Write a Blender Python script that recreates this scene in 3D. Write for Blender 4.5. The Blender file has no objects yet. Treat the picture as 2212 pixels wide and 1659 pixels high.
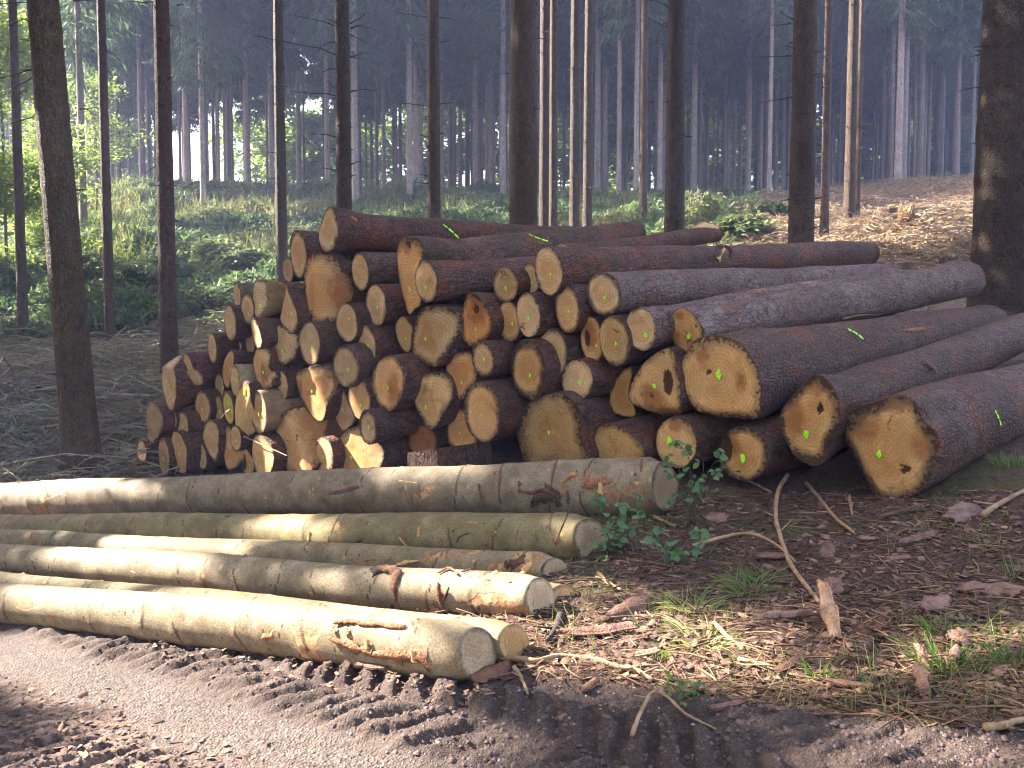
import bpy, math, random
import numpy as np
from mathutils import Vector, Matrix
random.seed(7); rng = np.random.default_rng(7)
PI = math.pi
scene = bpy.context.scene
COL = scene.collection

# ---------------------------------------------------------------- camera
F_PX, CU, CV, PITCH, CAM_H = 2000.0, 1106.0, 829.5, math.radians(3.58), 1.6
cp, sp = math.cos(PITCH), math.sin(PITCH)
CAM = np.array([0, 0, CAM_H])
def ray(u, v):
    x = (u - CU) / F_PX; z = -(v - CV) / F_PX
    return np.array([x, cp + z * sp, z * cp - sp])
def at(u, v, Y):
    d = ray(u, v); return CAM + d * (Y / d[1])
def project(p):
    q = np.asarray(p, float) - CAM
    y = q[1] * cp - q[2] * sp; z = q[1] * sp + q[2] * cp
    return CU + F_PX * q[0] / y, CV - F_PX * z / y
cam = bpy.data.cameras.new('camera'); camo = bpy.data.objects.new('camera', cam); COL.objects.link(camo)
cam.sensor_width = 36; cam.lens = 36 * F_PX / 2212; cam.clip_end = 2000; cam.clip_start = .05
camo.location = CAM; camo.rotation_euler = (PI / 2 - PITCH, 0, 0)
scene.camera = camo

# ---------------------------------------------------------------- noise
def _h(ix, iy, s):
    v = np.sin(ix * 127.1 + iy * 311.7 + s * 74.7) * 43758.5453
    return v - np.floor(v)
def vn(x, y, s=0):
    x = np.asarray(x, float); y = np.asarray(y, float)
    ix = np.floor(x); iy = np.floor(y); fx = x - ix; fy = y - iy
    fx = fx * fx * (3 - 2 * fx); fy = fy * fy * (3 - 2 * fy)
    a = _h(ix, iy, s); b = _h(ix + 1, iy, s); c = _h(ix, iy + 1, s); d = _h(ix + 1, iy + 1, s)
    return (a * (1 - fx) + b * fx) * (1 - fy) + (c * (1 - fx) + d * fx) * fy
def fbm(x, y, s=0, o=4):
    t = 0; a = .5; n = 0
    for k in range(o):
        t = t + a * vn(x, y, s + k * 13); n += a; a *= .5; x = x * 2.03 + 5.1; y = y * 2.03 + 1.7
    return t / n
def sst(a, b, x):
    t = np.clip((x - a) / (b - a), 0, 1); return t * t * (3 - 2 * t)

# ---------------------------------------------------------------- terrain
ctrl = []
for u, v, Y in [(1106,1659,3.27),(0,1659,3.7),(2212,1659,2.85),(600,1659,3.45),(1700,1659,3.05),(1040,1467,4.1),(500,1398,4.95),
    (0,1340,6.05),(1440,1110,7.24),(700,1120,9.0),(0,1118,11.5),(1500,1300,4.95),(2000,1300,4.5),(2212,1100,5.9),
    (340,1032,12.2),(600,1032,11.0),(1000,1030,9.5),(1300,1035,8.64),(1600,1042,7.9),(1910,1092,6.9),(2212,1020,6.7),
    (180,1042,12.5),(0,1040,13),(0,900,16),(240,785,24),(52,740,24),(300,600,32),(600,560,33),(0,580,31),(300,410,44),(800,415,46),(0,420,44),
    (1100,430,44),(1400,440,42),(1600,440,38),(1900,402,38),(2212,388,36),(1100,482,32),(900,490,30),(1900,528,20),(2160,528,19),(2000,462,27),(1500,500,26)]:
    ctrl.append(at(u, v, Y))
for p in [(0.3,16.3,.4),(4.7,13,1.05),(6.6,12.6,1.3),(2.6,14.6,.7),(0,22,1.9),(-2,14,.1),(4,18,1.9),(10,12,1.9),(8,8,1.0),(6,5,.6),(0,0,0),(3,0,.25),(-3,0,-.15),
          (-8,0,-.7),(-8,6,-.8),(-14,12,-1.2),(-20,20,0.3),(-25,35,4),(0,-10,-.2),(10,-5,1.2),(-12,-8,-1.2),(0,60,8.6),(-25,60,8.6),(25,60,8.8),(0,85,8.8),(-40,85,8.6),(40,85,9),
          (0,125,9),(-70,120,9),(70,120,9),(40,40,8.6),(40,15,6),(-45,45,7),(-50,10,-1),(40,-10,4),(22,12,3.6),(20,24,5.4)]:
    ctrl.append(np.array(p, float))
ctrl = np.array(ctrl)
_d = np.sqrt(((ctrl[:, None, :2] - ctrl[None, :, :2]) ** 2).sum(2) + 1.0)
_A = np.block([[_d + np.eye(len(ctrl)) * -.02, np.ones((len(ctrl), 1))], [np.ones((1, len(ctrl))), np.zeros((1, 1))]])
_w = np.linalg.solve(_A, np.concatenate([ctrl[:, 2], [0]]))
def G0(x, y):
    x = np.atleast_1d(np.asarray(x, float)); y = np.atleast_1d(np.asarray(y, float)); sh = x.shape
    x = x.ravel(); y = y.ravel(); out = np.empty(len(x))
    for i in range(0, len(x), 40000):
        r = np.sqrt((x[i:i+40000, None] - ctrl[None, :, 0]) ** 2 + (y[i:i+40000, None] - ctrl[None, :, 1]) ** 2 + 1.0)
        out[i:i+40000] = r @ _w[:-1] + _w[-1]
    return out.reshape(sh)
def gz(x, y): return float(G0(x, y)[0])
def road(x, y):
    """s along the road, t across it, and masks of the tyre band and the smooth gravel strip"""
    s = -.866 * x + .5 * y; t = .5 * x + .866 * y
    tc = 2.25 + .175 * s + .12 * (fbm(s * .8, t * 0 + 3, 21) - .5)
    grav = sst(.28, .12, np.abs(t - tc + .03)) * sst(1.1, 2.2, s)
    edge = 3.62 + .25 * (fbm(s * 1.1, t * .2, 31, 3) - .5)
    mud = sst(edge + .1, edge - .1, t)
    tread = sst(tc + .1, tc + .28, t) * sst(edge + .02, edge - .12, t)
    return s, t, tc, grav, mud, tread
def ground(x, y):
    z = G0(x, y)
    s, t, tc, grav, mud, tread = road(x, y)
    ws = s + .13 * (fbm(s * 1.6, t * 1.6, 4, 2) - .5) + .06 * (fbm(s * 7, t * 7, 14, 2) - .5); wt = t + .16 * (fbm(s * 2.3, t * 2.3, 5, 2) - .5)
    q = wt - tc - .2
    lug = 0
    for c, (a, b) in enumerate([(-.05, .30), (.30, .66), (.66, 1.05)]):
        ph = (ws + (.75 if c % 2 == 0 else -.55) * (q - a)) / .155 + .5 * c
        fr = ph - np.floor(ph)
        p = sst(0, .22, fr) * sst(.80, .60, fr)
        lug = lug + (.55 if c == 2 else 1) * p * sst(a - .01, a + .06, q) * sst(b + .01, b - .06, q)
    keep = (.35 + .65 * sst(.30, .54, fbm(s * 1.7, t * 1.7, 8, 3) + .10)) * (.45 + .75 * vn(s * 5.3, t * 5.3, 18))
    q2 = tc - .32 - wt; ph = (ws - .6 * q2) / .15; fr = ph - np.floor(ph)
    h2 = .034 * sst(0, .22, fr) * sst(.80, .58, fr) * sst(0, .08, q2) * sst(.75, .6, q2) * sst(.34, .54, fbm(s * 1.3, t * 1.3, 28, 3) + .05) * mud
    h = h2 + .044 * lug * keep * tread * sst(10, 6, np.hypot(x, y))
    h = h + (.028 * fbm(x * 9, y * 9, 2, 4) + .022 * (fbm(x * 28, y * 28, 3, 3) - .5) + .012 * (fbm(x * 70, y * 70, 6, 2) - .5)) * (1 - .8 * grav) * np.where(mud > .5, .8, 1.0)
    h = h + .012 * grav * (fbm(x * 60, y * 60, 9, 2) - .5)
    n = fbm(x * .9, y * .9, 40, 3)
    far = sst(6, 14, np.hypot(x, y))
    h = h + (1 - mud) * .14 * (n - .5) * (1 - far) + far * .55 * (fbm(x * .45, y * .45, 41, 4) - .5)
    return z + h - .02
def hit(u, v, Y0=1.5, Y1=60):
    d = ray(u, v); d = d / d[1]
    Ys = np.concatenate([np.arange(Y0, 12, .03), np.arange(12, Y1, .15)])
    P = CAM[None] + d[None] * Ys[:, None]
    below = P[:, 2] < ground(P[:, 0], P[:, 1])
    i = int(np.argmax(below)) if below.any() else len(Ys) - 1
    return P[i]

# ---------------------------------------------------------------- mesh helpers
def mk(name, V, faces, mat=None, parent=None, smooth=True, loc=None, attrs=None, mats=None, matidx=None):
    """faces: list of int arrays (M,3) or (M,4); ONE mesh object"""
    V = np.asarray(V, np.float32).reshape(-1, 3)
    faces = [np.asarray(f, np.int32) for f in faces if len(f)]
    me = bpy.data.meshes.new(name)
    nl = sum(f.size for f in faces); nf = sum(len(f) for f in faces)
    me.vertices.add(len(V)); me.vertices.foreach_set('co', V.ravel())
    me.loops.add(nl); me.loops.foreach_set('vertex_index', np.concatenate([f.ravel() for f in faces]))
    me.polygons.add(nf)
    st = []; c = 0
    for f in faces:
        st.append(np.arange(len(f)) * f.shape[1] + c); c += f.size
    me.polygons.foreach_set('loop_start', np.concatenate(st).astype(np.int32))
    if smooth: me.polygons.foreach_set('use_smooth', np.ones(nf, bool))
    if mats:
        for m in mats: me.materials.append(m)
        me.polygons.foreach_set('material_index', np.asarray(matidx, np.int32))
    elif mat: me.materials.append(mat)
    me.update(calc_edges=True)
    if attrs:
        for k, a in attrs.items():
            at_ = me.attributes.new(k, 'FLOAT', 'POINT'); at_.data.foreach_set('value', np.asarray(a, np.float32))
    o = bpy.data.objects.new(name, me); COL.objects.link(o)
    if parent: o.parent = parent
    if loc is not None: o.location = loc
    return o
def empty(name, loc=(0, 0, 0), rot=None):
    o = bpy.data.objects.new(name, None); COL.objects.link(o)
    if rot is not None: o.matrix_world = Matrix.Translation(Vector(loc)) @ rot.to_4x4()
    else: o.location = loc
    o.empty_display_size = .1
    return o
def tag(o, label=None, cat=None, group=None, kind=None):
    if label: o['label'] = label
    if cat: o['category'] = cat
    if group: o['group'] = group
    if kind: o['kind'] = kind
    return o
def dup(root, loc, rz, sc, label=None, group=None):
    r = root.copy(); COL.objects.link(r); r.location = loc; r.rotation_euler = (0, 0, rz); r.scale = sc
    if label: r['label'] = label
    if group: r['group'] = group
    for ch in list(root.children):
        c = ch.copy(); COL.objects.link(c); c.parent = r
    return r
class MB:
    def __init__(s): s.V = []; s.Q = []; s.T = []; s.n = 0; s.A = []
    def add(s, V, Q=(), T=(), a=0.0):
        V = np.asarray(V, float).reshape(-1, 3)
        if len(Q): s.Q.append(np.asarray(Q, int).reshape(-1, 4) + s.n)
        if len(T): s.T.append(np.asarray(T, int).reshape(-1, 3) + s.n)
        s.V.append(V); s.n += len(V); s.A.append(np.broadcast_to(np.asarray(a, float), (len(V),)))
    def build(s, name, mat, parent=None, **k):
        fs = []
        if s.Q: fs.append(np.concatenate(s.Q))
        if s.T: fs.append(np.concatenate(s.T))
        return mk(name, np.concatenate(s.V), fs, mat, parent, attrs={'tint': np.concatenate(s.A)}, **k)
def spline(P, n):
    P = np.asarray(P, float)
    if len(P) < 3:
        t = np.linspace(0, 1, n)[:, None]; return P[0] * (1 - t) + P[-1] * t
    Q = np.vstack([2 * P[0] - P[1], P, 2 * P[-1] - P[-2]]); out = []
    seg = len(P) - 1
    for tt in np.linspace(0, seg - 1e-6, n):
        i = int(tt); f = tt - i; a, b, c, d = Q[i:i+4]
        out.append(.5 * (2*b + (c-a)*f + (2*a-5*b+4*c-d)*f*f + (3*b-a-3*c+d)*f**3))
    return np.array(out)
def tube(P, R, n=6):
    P = np.asarray(P, float); m = len(P); R = np.broadcast_to(np.asarray(R, float), (m,))
    T = np.gradient(P, axis=0); T /= np.linalg.norm(T, axis=1)[:, None] + 1e-9
    ref = np.array([0, 0, 1.0]) if abs(T[:, 2].mean()) < .8 else np.array([1.0, 0, 0])
    A = np.cross(T, ref); A /= np.linalg.norm(A, axis=1)[:, None] + 1e-9; B = np.cross(T, A)
    th = np.arange(n) * 2 * PI / n
    V = (P[:, None] + R[:, None, None] * (np.cos(th)[None, :, None] * A[:, None] + np.sin(th)[None, :, None] * B[:, None])).reshape(-1, 3)
    i = np.arange(m - 1)[:, None] * n; j = np.arange(n)[None]; k = (j + 1) % n
    Q = np.stack([i + j, i + k, i + n + k, i + n + j], -1).reshape(-1, 4)
    e = np.array([P[0], P[-1]]); V = np.vstack([V, e]); c0 = m * n; T3 = []
    for j in range(n):
        T3.append((c0, (j + 1) % n, j)); T3.append((c0 + 1, (m-1)*n + j, (m-1)*n + (j+1) % n))
    return V, Q, T3
def cards(C, A, W, w0, w1=None):
    """strips: centre-start C, length vectors A, unit width dirs W, widths -> quads"""
    w0 = np.broadcast_to(np.asarray(w0, float), (len(C),))[:, None]; w1 = w0 * .45 if w1 is None else np.broadcast_to(np.asarray(w1, float), (len(C),))[:, None]
    V = np.stack([C - W * w0 / 2, C + W * w0 / 2, C + A + W * w1 / 2, C + A - W * w1 / 2], 1).reshape(-1, 3)
    return V, np.arange(len(C) * 4).reshape(-1, 4)
def unit(a): return a / (np.linalg.norm(a, axis=-1, keepdims=True) + 1e-9)

# ---------------------------------------------------------------- materials
def newmat(name):
    m = bpy.data.materials.new(name); m.use_nodes = True; nt = m.node_tree; nt.nodes.clear()
    out = nt.nodes.new('ShaderNodeOutputMaterial'); b = nt.nodes.new('ShaderNodeBsdfPrincipled')
    nt.links.new(b.outputs[0], out.inputs[0]); b.inputs['Roughness'].default_value = .85
    b.inputs['Specular IOR Level'].default_value = .25
    return m, nt, b, out
class NT:
    def __init__(s, nt): s.nt = nt
    def n(s, t, **k):
        nd = s.nt.nodes.new('ShaderNode' + t)
        for a, v in k.items():
            if a in nd.inputs.keys() if isinstance(a, str) else False: s.set(nd.inputs[a], v)
            elif hasattr(nd, a): setattr(nd, a, v)
        return nd
    def set(s, sock, v):
        if isinstance(v, bpy.types.NodeSocket): s.nt.links.new(v, sock)
        else: sock.default_value = v
    def math(s, op, a, b=0.0, c=None):
        nd = s.nt.nodes.new('ShaderNodeMath'); nd.operation = op; s.set(nd.inputs[0], a); s.set(nd.inputs[1], b)
        if c is not None: s.set(nd.inputs[2], c)
        return nd.outputs[0]
    def mix(s, f, a, b, bt='MIX'):
        nd = s.nt.nodes.new('ShaderNodeMix'); nd.data_type = 'RGBA'; nd.blend_type = bt
        s.set(nd.inputs[0], f)
        for i, v in ((6, a), (7, b)): s.set(nd.inputs[i], v if isinstance(v, bpy.types.NodeSocket) else (*v, 1) if len(v) == 3 else v)
        return nd.outputs[2]
    def noise(s, vec, scale, detail=4, rough=.55, dist=0.0):
        nd = s.nt.nodes.new('ShaderNodeTexNoise'); s.set(nd.inputs['Vector'], vec); s.set(nd.inputs['Scale'], scale)
        nd.inputs['Detail'].default_value = detail; nd.inputs['Roughness'].default_value = rough; nd.inputs['Distortion'].default_value = dist
        return nd.outputs[0]
    def voro(s, vec, scale, feat='F1', out=0, rand=1.0):
        nd = s.nt.nodes.new('ShaderNodeTexVoronoi'); nd.feature = feat; s.set(nd.inputs['Vector'], vec); s.set(nd.inputs['Scale'], scale); nd.inputs['Randomness'].default_value = rand
        return nd.outputs[out]
    def ramp(s, f, lo, hi, a=0.0, b=1.0):
        nd = s.nt.nodes.new('ShaderNodeMapRange'); nd.interpolation_type = 'SMOOTHSTEP'; s.set(nd.inputs[0], f)
        for i, v in enumerate((lo, hi, a, b)): nd.inputs[i + 1].default_value = v
        return nd.outputs[0]
    def attr(s, name):
        nd = s.nt.nodes.new('ShaderNodeAttribute'); nd.attribute_name = name; return nd.outputs['Fac']
    def obj(s):
        return s.nt.nodes.new('ShaderNodeTexCoord').outputs['Object']
    def info(s): return s.nt.nodes.new('ShaderNodeObjectInfo')
    def mapv(s, vec, scale=(1, 1, 1), loc=None):
        nd = s.nt.nodes.new('ShaderNodeMapping'); s.set(nd.inputs[0], vec); nd.inputs['Scale'].default_value = scale
        if loc is not None: s.set(nd.inputs['Location'], loc)
        return nd.outputs[0]
    def bump(s, h, st, dist, b, normal=None):
        nd = s.nt.nodes.new('ShaderNodeBump'); nd.inputs['Strength'].default_value = st; nd.inputs['Distance'].default_value = dist; s.set(nd.inputs['Height'], h)
        if normal is not None: s.set(nd.inputs['Normal'], normal)
        if b is not None: s.nt.links.new(nd.outputs[0], b.inputs['Normal'])
        return nd.outputs[0]
    def comb(s, x, y, z):
        nd = s.nt.nodes.new('ShaderNodeCombineXYZ'); s.set(nd.inputs[0], x); s.set(nd.inputs[1], y); s.set(nd.inputs[2], z); return nd.outputs[0]
    def rgb(s, v):
        nd = s.nt.nodes.new('ShaderNodeHueSaturation'); return nd
def objvec(g, k=37.0):
    """object coordinates shifted by the object's own random number"""
    inf = g.info(); r = g.math('MULTIPLY', inf.outputs['Random'], k)
    nd = g.nt.nodes.new('ShaderNodeVectorMath'); nd.operation = 'ADD'; g.set(nd.inputs[0], g.obj()); g.set(nd.inputs[1], g.comb(r, g.math('MULTIPLY', r, 1.7), g.math('MULTIPLY', r, .61)))
    return nd.outputs[0], inf

def m_bark(name, dark, mid, light, red, flake=26., stretch=.55, moss=.0, bump=.9, dist=.02):
    m, nt, b, _ = newmat(name); g = NT(nt); v, inf = objvec(g)
    vs = g.mapv(v, (1, 1, stretch))
    sc = nt.nodes.new('ShaderNodeVectorMath'); sc.operation = 'SCALE'; wn = nt.nodes.new('ShaderNodeTexNoise'); g.set(wn.inputs['Vector'], vs); wn.inputs['Scale'].default_value = flake * .55; wn.inputs['Detail'].default_value = 3
    g.set(sc.inputs[0], wn.outputs[1]); sc.inputs['Scale'].default_value = 2.2 / flake
    nd = nt.nodes.new('ShaderNodeVectorMath'); nd.operation = 'ADD'; g.set(nd.inputs[0], vs); g.set(nd.inputs[1], sc.outputs[0]); vw = nd.outputs[0]
    ed = g.voro(vw, flake, 'DISTANCE_TO_EDGE'); cell = g.voro(vw, flake, 'F1', 1)
    cellv = nt.nodes.new('ShaderNodeSeparateColor'); g.set(cellv.inputs[0], cell); cv = cellv.outputs[0]
    big = g.noise(v, 2.6, 6, .65); med = g.noise(vs, 11, 5, .65); fine = g.noise(vs, 75, 4, .7)
    c = g.mix(g.ramp(med, .32, .68), mid, light); c = g.mix(g.math('MULTIPLY', g.ramp(cv, .35, .85), .7), c, light)
    c = g.mix(g.math('MULTIPLY', g.ramp(big, .48, .62), g.ramp(med, .35, .6, .35, 1)), c, red)
    c = g.mix(g.ramp(g.noise(v, 1.3, 4, .6), .40, .62, .65, 0), c, mid)
    c = g.mix(g.math('MULTIPLY', g.ramp(ed, .0, .13, .8, 0), g.ramp(med, .62, .36, .25, 1)), c, dark)
    c = g.mix(g.ramp(fine, .38, .62, .6, 0), c, dark)
    if moss: c = g.mix(g.ramp(g.noise(v, 2.3, 5, .6), .54, .70, 0, moss), c, (.05, .058, .018))
    c = g.mix(1.0, c, inf.outputs['Color'], 'MULTIPLY')
    g.set(b.inputs['Base Color'], c)
    h = g.math('ADD', g.math('MULTIPLY', g.ramp(ed, 0, .22), .7), g.math('ADD', g.math('MULTIPLY', cv, .7), g.math('ADD', g.math('MULTIPLY', fine, .7), med)))
    g.bump(h, bump, dist, b); b.inputs['Roughness'].default_value = .66; b.inputs['Specular IOR Level'].default_value = .2
    return m
M = {}
M['bark'] = m_bark('flaky spruce bark', (.013, .007, .006), (.115, .053, .037), (.215, .125, .096), (.25, .078, .034), 24, .6, .5)
M['greybark'] = m_bark('silvery spruce bark', (.018, .012, .011), (.135, .090, .078), (.25, .19, .172), (.19, .08, .05), 20, .5, .1, .7, .015)
M['trunk'] = m_bark('standing spruce bark', (.024, .017, .012), (.13, .092, .065), (.23, .175, .13), (.165, .095, .07), 30, .5, .45, 1.0, .028)
M['farbark'] = m_bark('far spruce bark', (.05, .043, .04), (.17, .145, .13), (.27, .24, .225), (.17, .13, .11), 14, .4, 0, .4, .02)  # far bark lightened to stand in for haze over the distant wood

def m_smooth():
    m, nt, b, _ = newmat('smooth young spruce bark'); g = NT(nt); v, inf = objvec(g)
    n1 = g.noise(v, 5, 6, .68); n2 = g.noise(v, 1.6, 4); sp_ = g.noise(v, 95, 4, .7)
    c = g.mix(g.ramp(n1, .35, .68), (.18, .135, .08), (.35, .28, .185))
    c = g.mix(g.ramp(n2, .52, .70, 0, .4), c, (.165, .15, .08))
    c = g.mix(g.ramp(sp_, .36, .60, .65, 0), c, (.085, .068, .045))
    fl_ = g.noise(g.mapv(v, (1, 1, 2.6)), 7, 5, .7)
    c = g.mix(g.ramp(fl_, .60, .70, 0, .7), c, (.095, .07, .05))
    d1 = g.voro(g.mapv(v, (1, 1, 1.9)), 7.5); d2 = g.voro(g.mapv(v, (1, 1, 1.5), (3.1, 1.7, 5.3)), 4.2)
    c = g.mix(g.math('MULTIPLY', g.ramp(g.math('ADD', d1, g.math('MULTIPLY', g.math('SUBTRACT', sp_, .5), .25)), .07, .13, .9, 0), g.ramp(n2, .35, .5)), c, (.04, .026, .017))
    c = g.mix(g.ramp(g.math('ADD', d2, g.math('MULTIPLY', g.math('SUBTRACT', sp_, .5), .2)), .06, .10, .85, 0), c, (.45, .31, .18))
    sc = g.noise(g.mapv(v, (1, 1, .45)), 3.4, 3, .5, .6)
    scr = g.math('MULTIPLY', g.ramp(sc, .63, .65), g.ramp(g.noise(v, 17, 5, .7), .36, .5))
    c = g.mix(scr, c, g.mix(g.ramp(g.noise(v, 22, 4, .7), .35, .6), (.20, .095, .05), (.36, .19, .10)))
    c = g.mix(g.math('MULTIPLY', scr, g.ramp(g.noise(v, 9, 3), .52, .6)), c, (.48, .31, .16))
    k = g.attr('knot')
    c = g.mix(g.ramp(g.math('MULTIPLY', k, g.math('ADD', .4, g.noise(v, 60, 3))), .2, .7), c, (.035, .022, .015))
    c = g.mix(g.math('MULTIPLY', g.ramp(g.attr('scar'), .3, .7), .85), c, (.085, .045, .026))
    c = g.mix(g.ramp(g.attr('fresh'), .5, .6), c, (.50, .29, .12))
    c = g.mix(1.0, c, inf.outputs['Color'], 'MULTIPLY')
    g.set(b.inputs['Base Color'], c); b.inputs['Roughness'].default_value = .7
    h = g.math('ADD', g.math('MULTIPLY', sp_, .6), g.math('ADD', n1, g.math('MULTIPLY', scr, -.6)))
    g.bump(h, .5, .008, b)
    return m
M['smooth'] = m_smooth()

def m_wood(name, base, pale, stain, ringy=.35):
    m, nt, b, _ = newmat(name); g = NT(nt); v, inf = objvec(g); o = g.obj()
    sx = nt.nodes.new('ShaderNodeSeparateXYZ'); g.set(sx.inputs[0], o)
    r = g.math('POWER', g.math('ADD', g.math('MULTIPLY', sx.outputs[0], sx.outputs[0]), g.math('MULTIPLY', sx.outputs[1], sx.outputs[1])), .5)
    rnd = inf.outputs['Random']; rn2 = g.math('FRACT', g.math('MULTIPLY', rnd, 7.31)); rn3 = g.math('FRACT', g.math('MULTIPLY', rnd, 13.7))
    rot = nt.nodes.new('ShaderNodeVectorRotate'); rot.rotation_type = 'Z_AXIS'; g.set(rot.inputs['Vector'], v); g.set(rot.inputs['Angle'], g.math('MULTIPLY', rn3, 3.1))
    n1 = g.noise(v, 6, 5, .6); n2 = g.noise(v, 2.6, 4, .6); saw = g.noise(g.mapv(rot.outputs[0], (1, .06, 1)), 95, 2); n3 = g.noise(v, 90, 3, .6)
    ph = g.math('ADD', g.math('MULTIPLY', r, 190), g.math('MULTIPLY', n1, 9))
    ring = g.math('MULTIPLY', g.math('ADD', g.math('SINE', ph), 1), .5)
    e = g.attr('edge')
    c = g.mix(g.ramp(n1, .3, .7), base, pale)
    heart = g.math('MULTIPLY', g.ramp(g.math('ADD', e, g.math('MULTIPLY', g.math('SUBTRACT', n2, .5), .8)), .75, .45), g.math('MULTIPLY', rn2, .75))
    c = g.mix(heart, c, (base[0] * .85, base[1] * .66, base[2] * .48))
    c = g.mix(g.math('MULTIPLY', ring, ringy * .5), c, (base[0] * .62, base[1] * .55, base[2] * .5))
    c = g.mix(g.math('MULTIPLY', g.ramp(g.noise(v, 2.2, 3, .6), .5, .7), .5), c, (base[0] * .62, base[1] * .82, base[2] * 1.1))
    c = g.mix(g.math('MULTIPLY', g.ramp(g.noise(v, 3.6, 5, .7, .6), .54, .70), .7), c, stain)
    c = g.mix(g.ramp(saw, .40, .62, .28, 0), c, (base[0] * .5, base[1] * .45, base[2] * .4))
    c = g.mix(g.ramp(n3, .36, .56, .35, 0), c, (base[0] * .4, base[1] * .34, base[2] * .3))
    st_ = g.ramp(g.math('MULTIPLY', g.attr('stain'), g.math('ADD', .15, g.math('MULTIPLY', g.noise(v, 7, 6, .72, .8), 1.9))), .42, 1.0)
    c = g.mix(g.math('MULTIPLY', st_, .85), c, stain)
    cdv = nt.nodes.new('ShaderNodeVectorMath'); cdv.operation = 'ADD'; g.set(cdv.inputs[0], v); wn = nt.nodes.new('ShaderNodeTexNoise'); wn.inputs['Scale'].default_value = 9; g.set(wn.inputs['Vector'], v)
    sc = nt.nodes.new('ShaderNodeVectorMath'); sc.operation = 'SCALE'; g.set(sc.inputs[0], wn.outputs[1]); sc.inputs['Scale'].default_value = .12; g.set(cdv.inputs[1], sc.outputs[0])
    ck = g.math('MULTIPLY', g.ramp(g.voro(cdv.outputs[0], 2.6, 'DISTANCE_TO_EDGE'), .003, .014, 1, 0), g.ramp(g.noise(v, 5.3, 2), .60, .66))
    c = g.mix(g.math('MULTIPLY', ck, .8), c, (.07, .035, .018))
    rim = g.math('MULTIPLY', g.ramp(g.math('ADD', e, g.math('MULTIPLY', g.math('SUBTRACT', n2, .5), .9)), .80, 1.0), g.math('ADD', .45, g.math('MULTIPLY', rn3, .5)))
    c = g.mix(rim, c, (.135, .095, .065))
    dk = g.math('MULTIPLY', g.ramp(g.math('ADD', g.math('ADD', e, g.math('MULTIPLY', g.math('SUBTRACT', g.noise(v, 24, 5, .7), .5), 1.0)), g.math('MULTIPLY', g.math('SUBTRACT', n2, .5), .7)), .96, 1.10), .92)
    c = g.mix(dk, c, (.03, .02, .016))
    c = g.mix(g.ramp(g.math('ADD', g.attr('hole'), g.math('MULTIPLY', g.math('SUBTRACT', g.noise(v, 26, 4, .65), .5), 1.3)), .35, .75), c, (.06, .028, .014))
    c = g.mix(1.0, c, inf.outputs['Color'], 'MULTIPLY')
    g.set(b.inputs['Base Color'], c); b.inputs['Roughness'].default_value = .75
    g.bump(g.math('ADD', g.math('ADD', g.math('MULTIPLY', n3, .8), g.math('MULTIPLY', ck, -2.5)), g.math('ADD', g.math('MULTIPLY', saw, .7), g.math('MULTIPLY', n1, 2.0))), .6, .007, b)
    return m
M['wood'] = m_wood('sawn spruce end', (.62, .395, .185), (.76, .55, .315), (.27, .12, .042), .8)
M['fresh'] = m_wood('fresh pale sawn end', (.53, .365, .21), (.67, .49, .30), (.36, .22, .12), .5)

def m_plain(name, c0, c1, scale=8, rough=.85, bump=.4, bd=.01, trans=0.0, c2=None, tint=True, vary=.0):
    m, nt, b, out = newmat(name); g = NT(nt); v, inf = objvec(g)
    c = g.mix(g.ramp(g.noise(v, scale, 4, .6), .3, .7), c0, c1)
    if tint and c2 is not None: c = g.mix(g.attr('tint'), c, c2)
    c = g.mix(1.0, c, inf.outputs['Color'], 'MULTIPLY')
    g.set(b.inputs['Base Color'], c); b.inputs['Roughness'].default_value = rough
    if bump: g.bump(g.noise(v, scale * 5, 3), bump, bd, b)
    if trans:
        t = nt.nodes.new('ShaderNodeBsdfTranslucent'); mx = nt.nodes.new('ShaderNodeMixShader'); mx.inputs[0].default_value = trans
        tc = g.mix(.5, c, c); hs = nt.nodes.new('ShaderNodeHueSaturation'); hs.inputs['Value'].default_value = 1.5; hs.inputs['Saturation'].default_value = 1.15; g.set(hs.inputs['Color'], c)
        g.set(t.inputs[0], hs.outputs[0]); g.set(mx.inputs[1], b.outputs[0]); g.set(mx.inputs[2], t.outputs[0]); g.set(out.inputs[0], mx.outputs[0])
    return m
M['needle'] = m_plain('spruce needles', (.042, .082, .052), (.09, .145, .085), .6, .7, 0, 0, .25, (.09, .11, .04))  # greens lightened to make up for the thin haze on far crowns
M['leaf'] = m_plain('beech leaves', (.10, .16, .05), (.17, .235, .075), .8, .6, 0, 0, .5, (.23, .27, .09))
M['weed'] = m_plain('bramble and fern leaves', (.05, .090, .040), (.11, .165, .07), .5, .7, 0, 0, .3, (.18, .18, .085))
M['bramble'] = m_plain('dark glossy bramble leaves', (.045, .095, .035), (.10, .17, .065), 9, .45, .2, .004, .15, (.10, .16, .05))
M['grass'] = m_plain('grass blades', (.05, .12, .02), (.10, .18, .035), 3, .6, 0, 0, .3, (.25, .22, .10))
M['twig'] = m_plain('dead twigs', (.17, .13, .11), (.34, .27, .225), 6, .9, .3, .004, 0, (.30, .22, .14))
M['deadbranch'] = m_plain('dead branch bark', (.03, .022, .018), (.07, .055, .045), 10, .9, .3, .004)
M['stick'] = m_plain('peeled stick', (.22, .13, .07), (.36, .24, .14), 9, .8, .5, .006)
M['straw'] = m_plain('dry needles and straw', (.045, .021, .014), (.115, .060, .036), 5, .9, 0, 0, 0, (.30, .20, .115))
M['chip'] = m_plain('bark flakes', (.042, .024, .019), (.145, .088, .070), 6, .85, .5, .006, 0, (.38, .22, .13))
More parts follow.
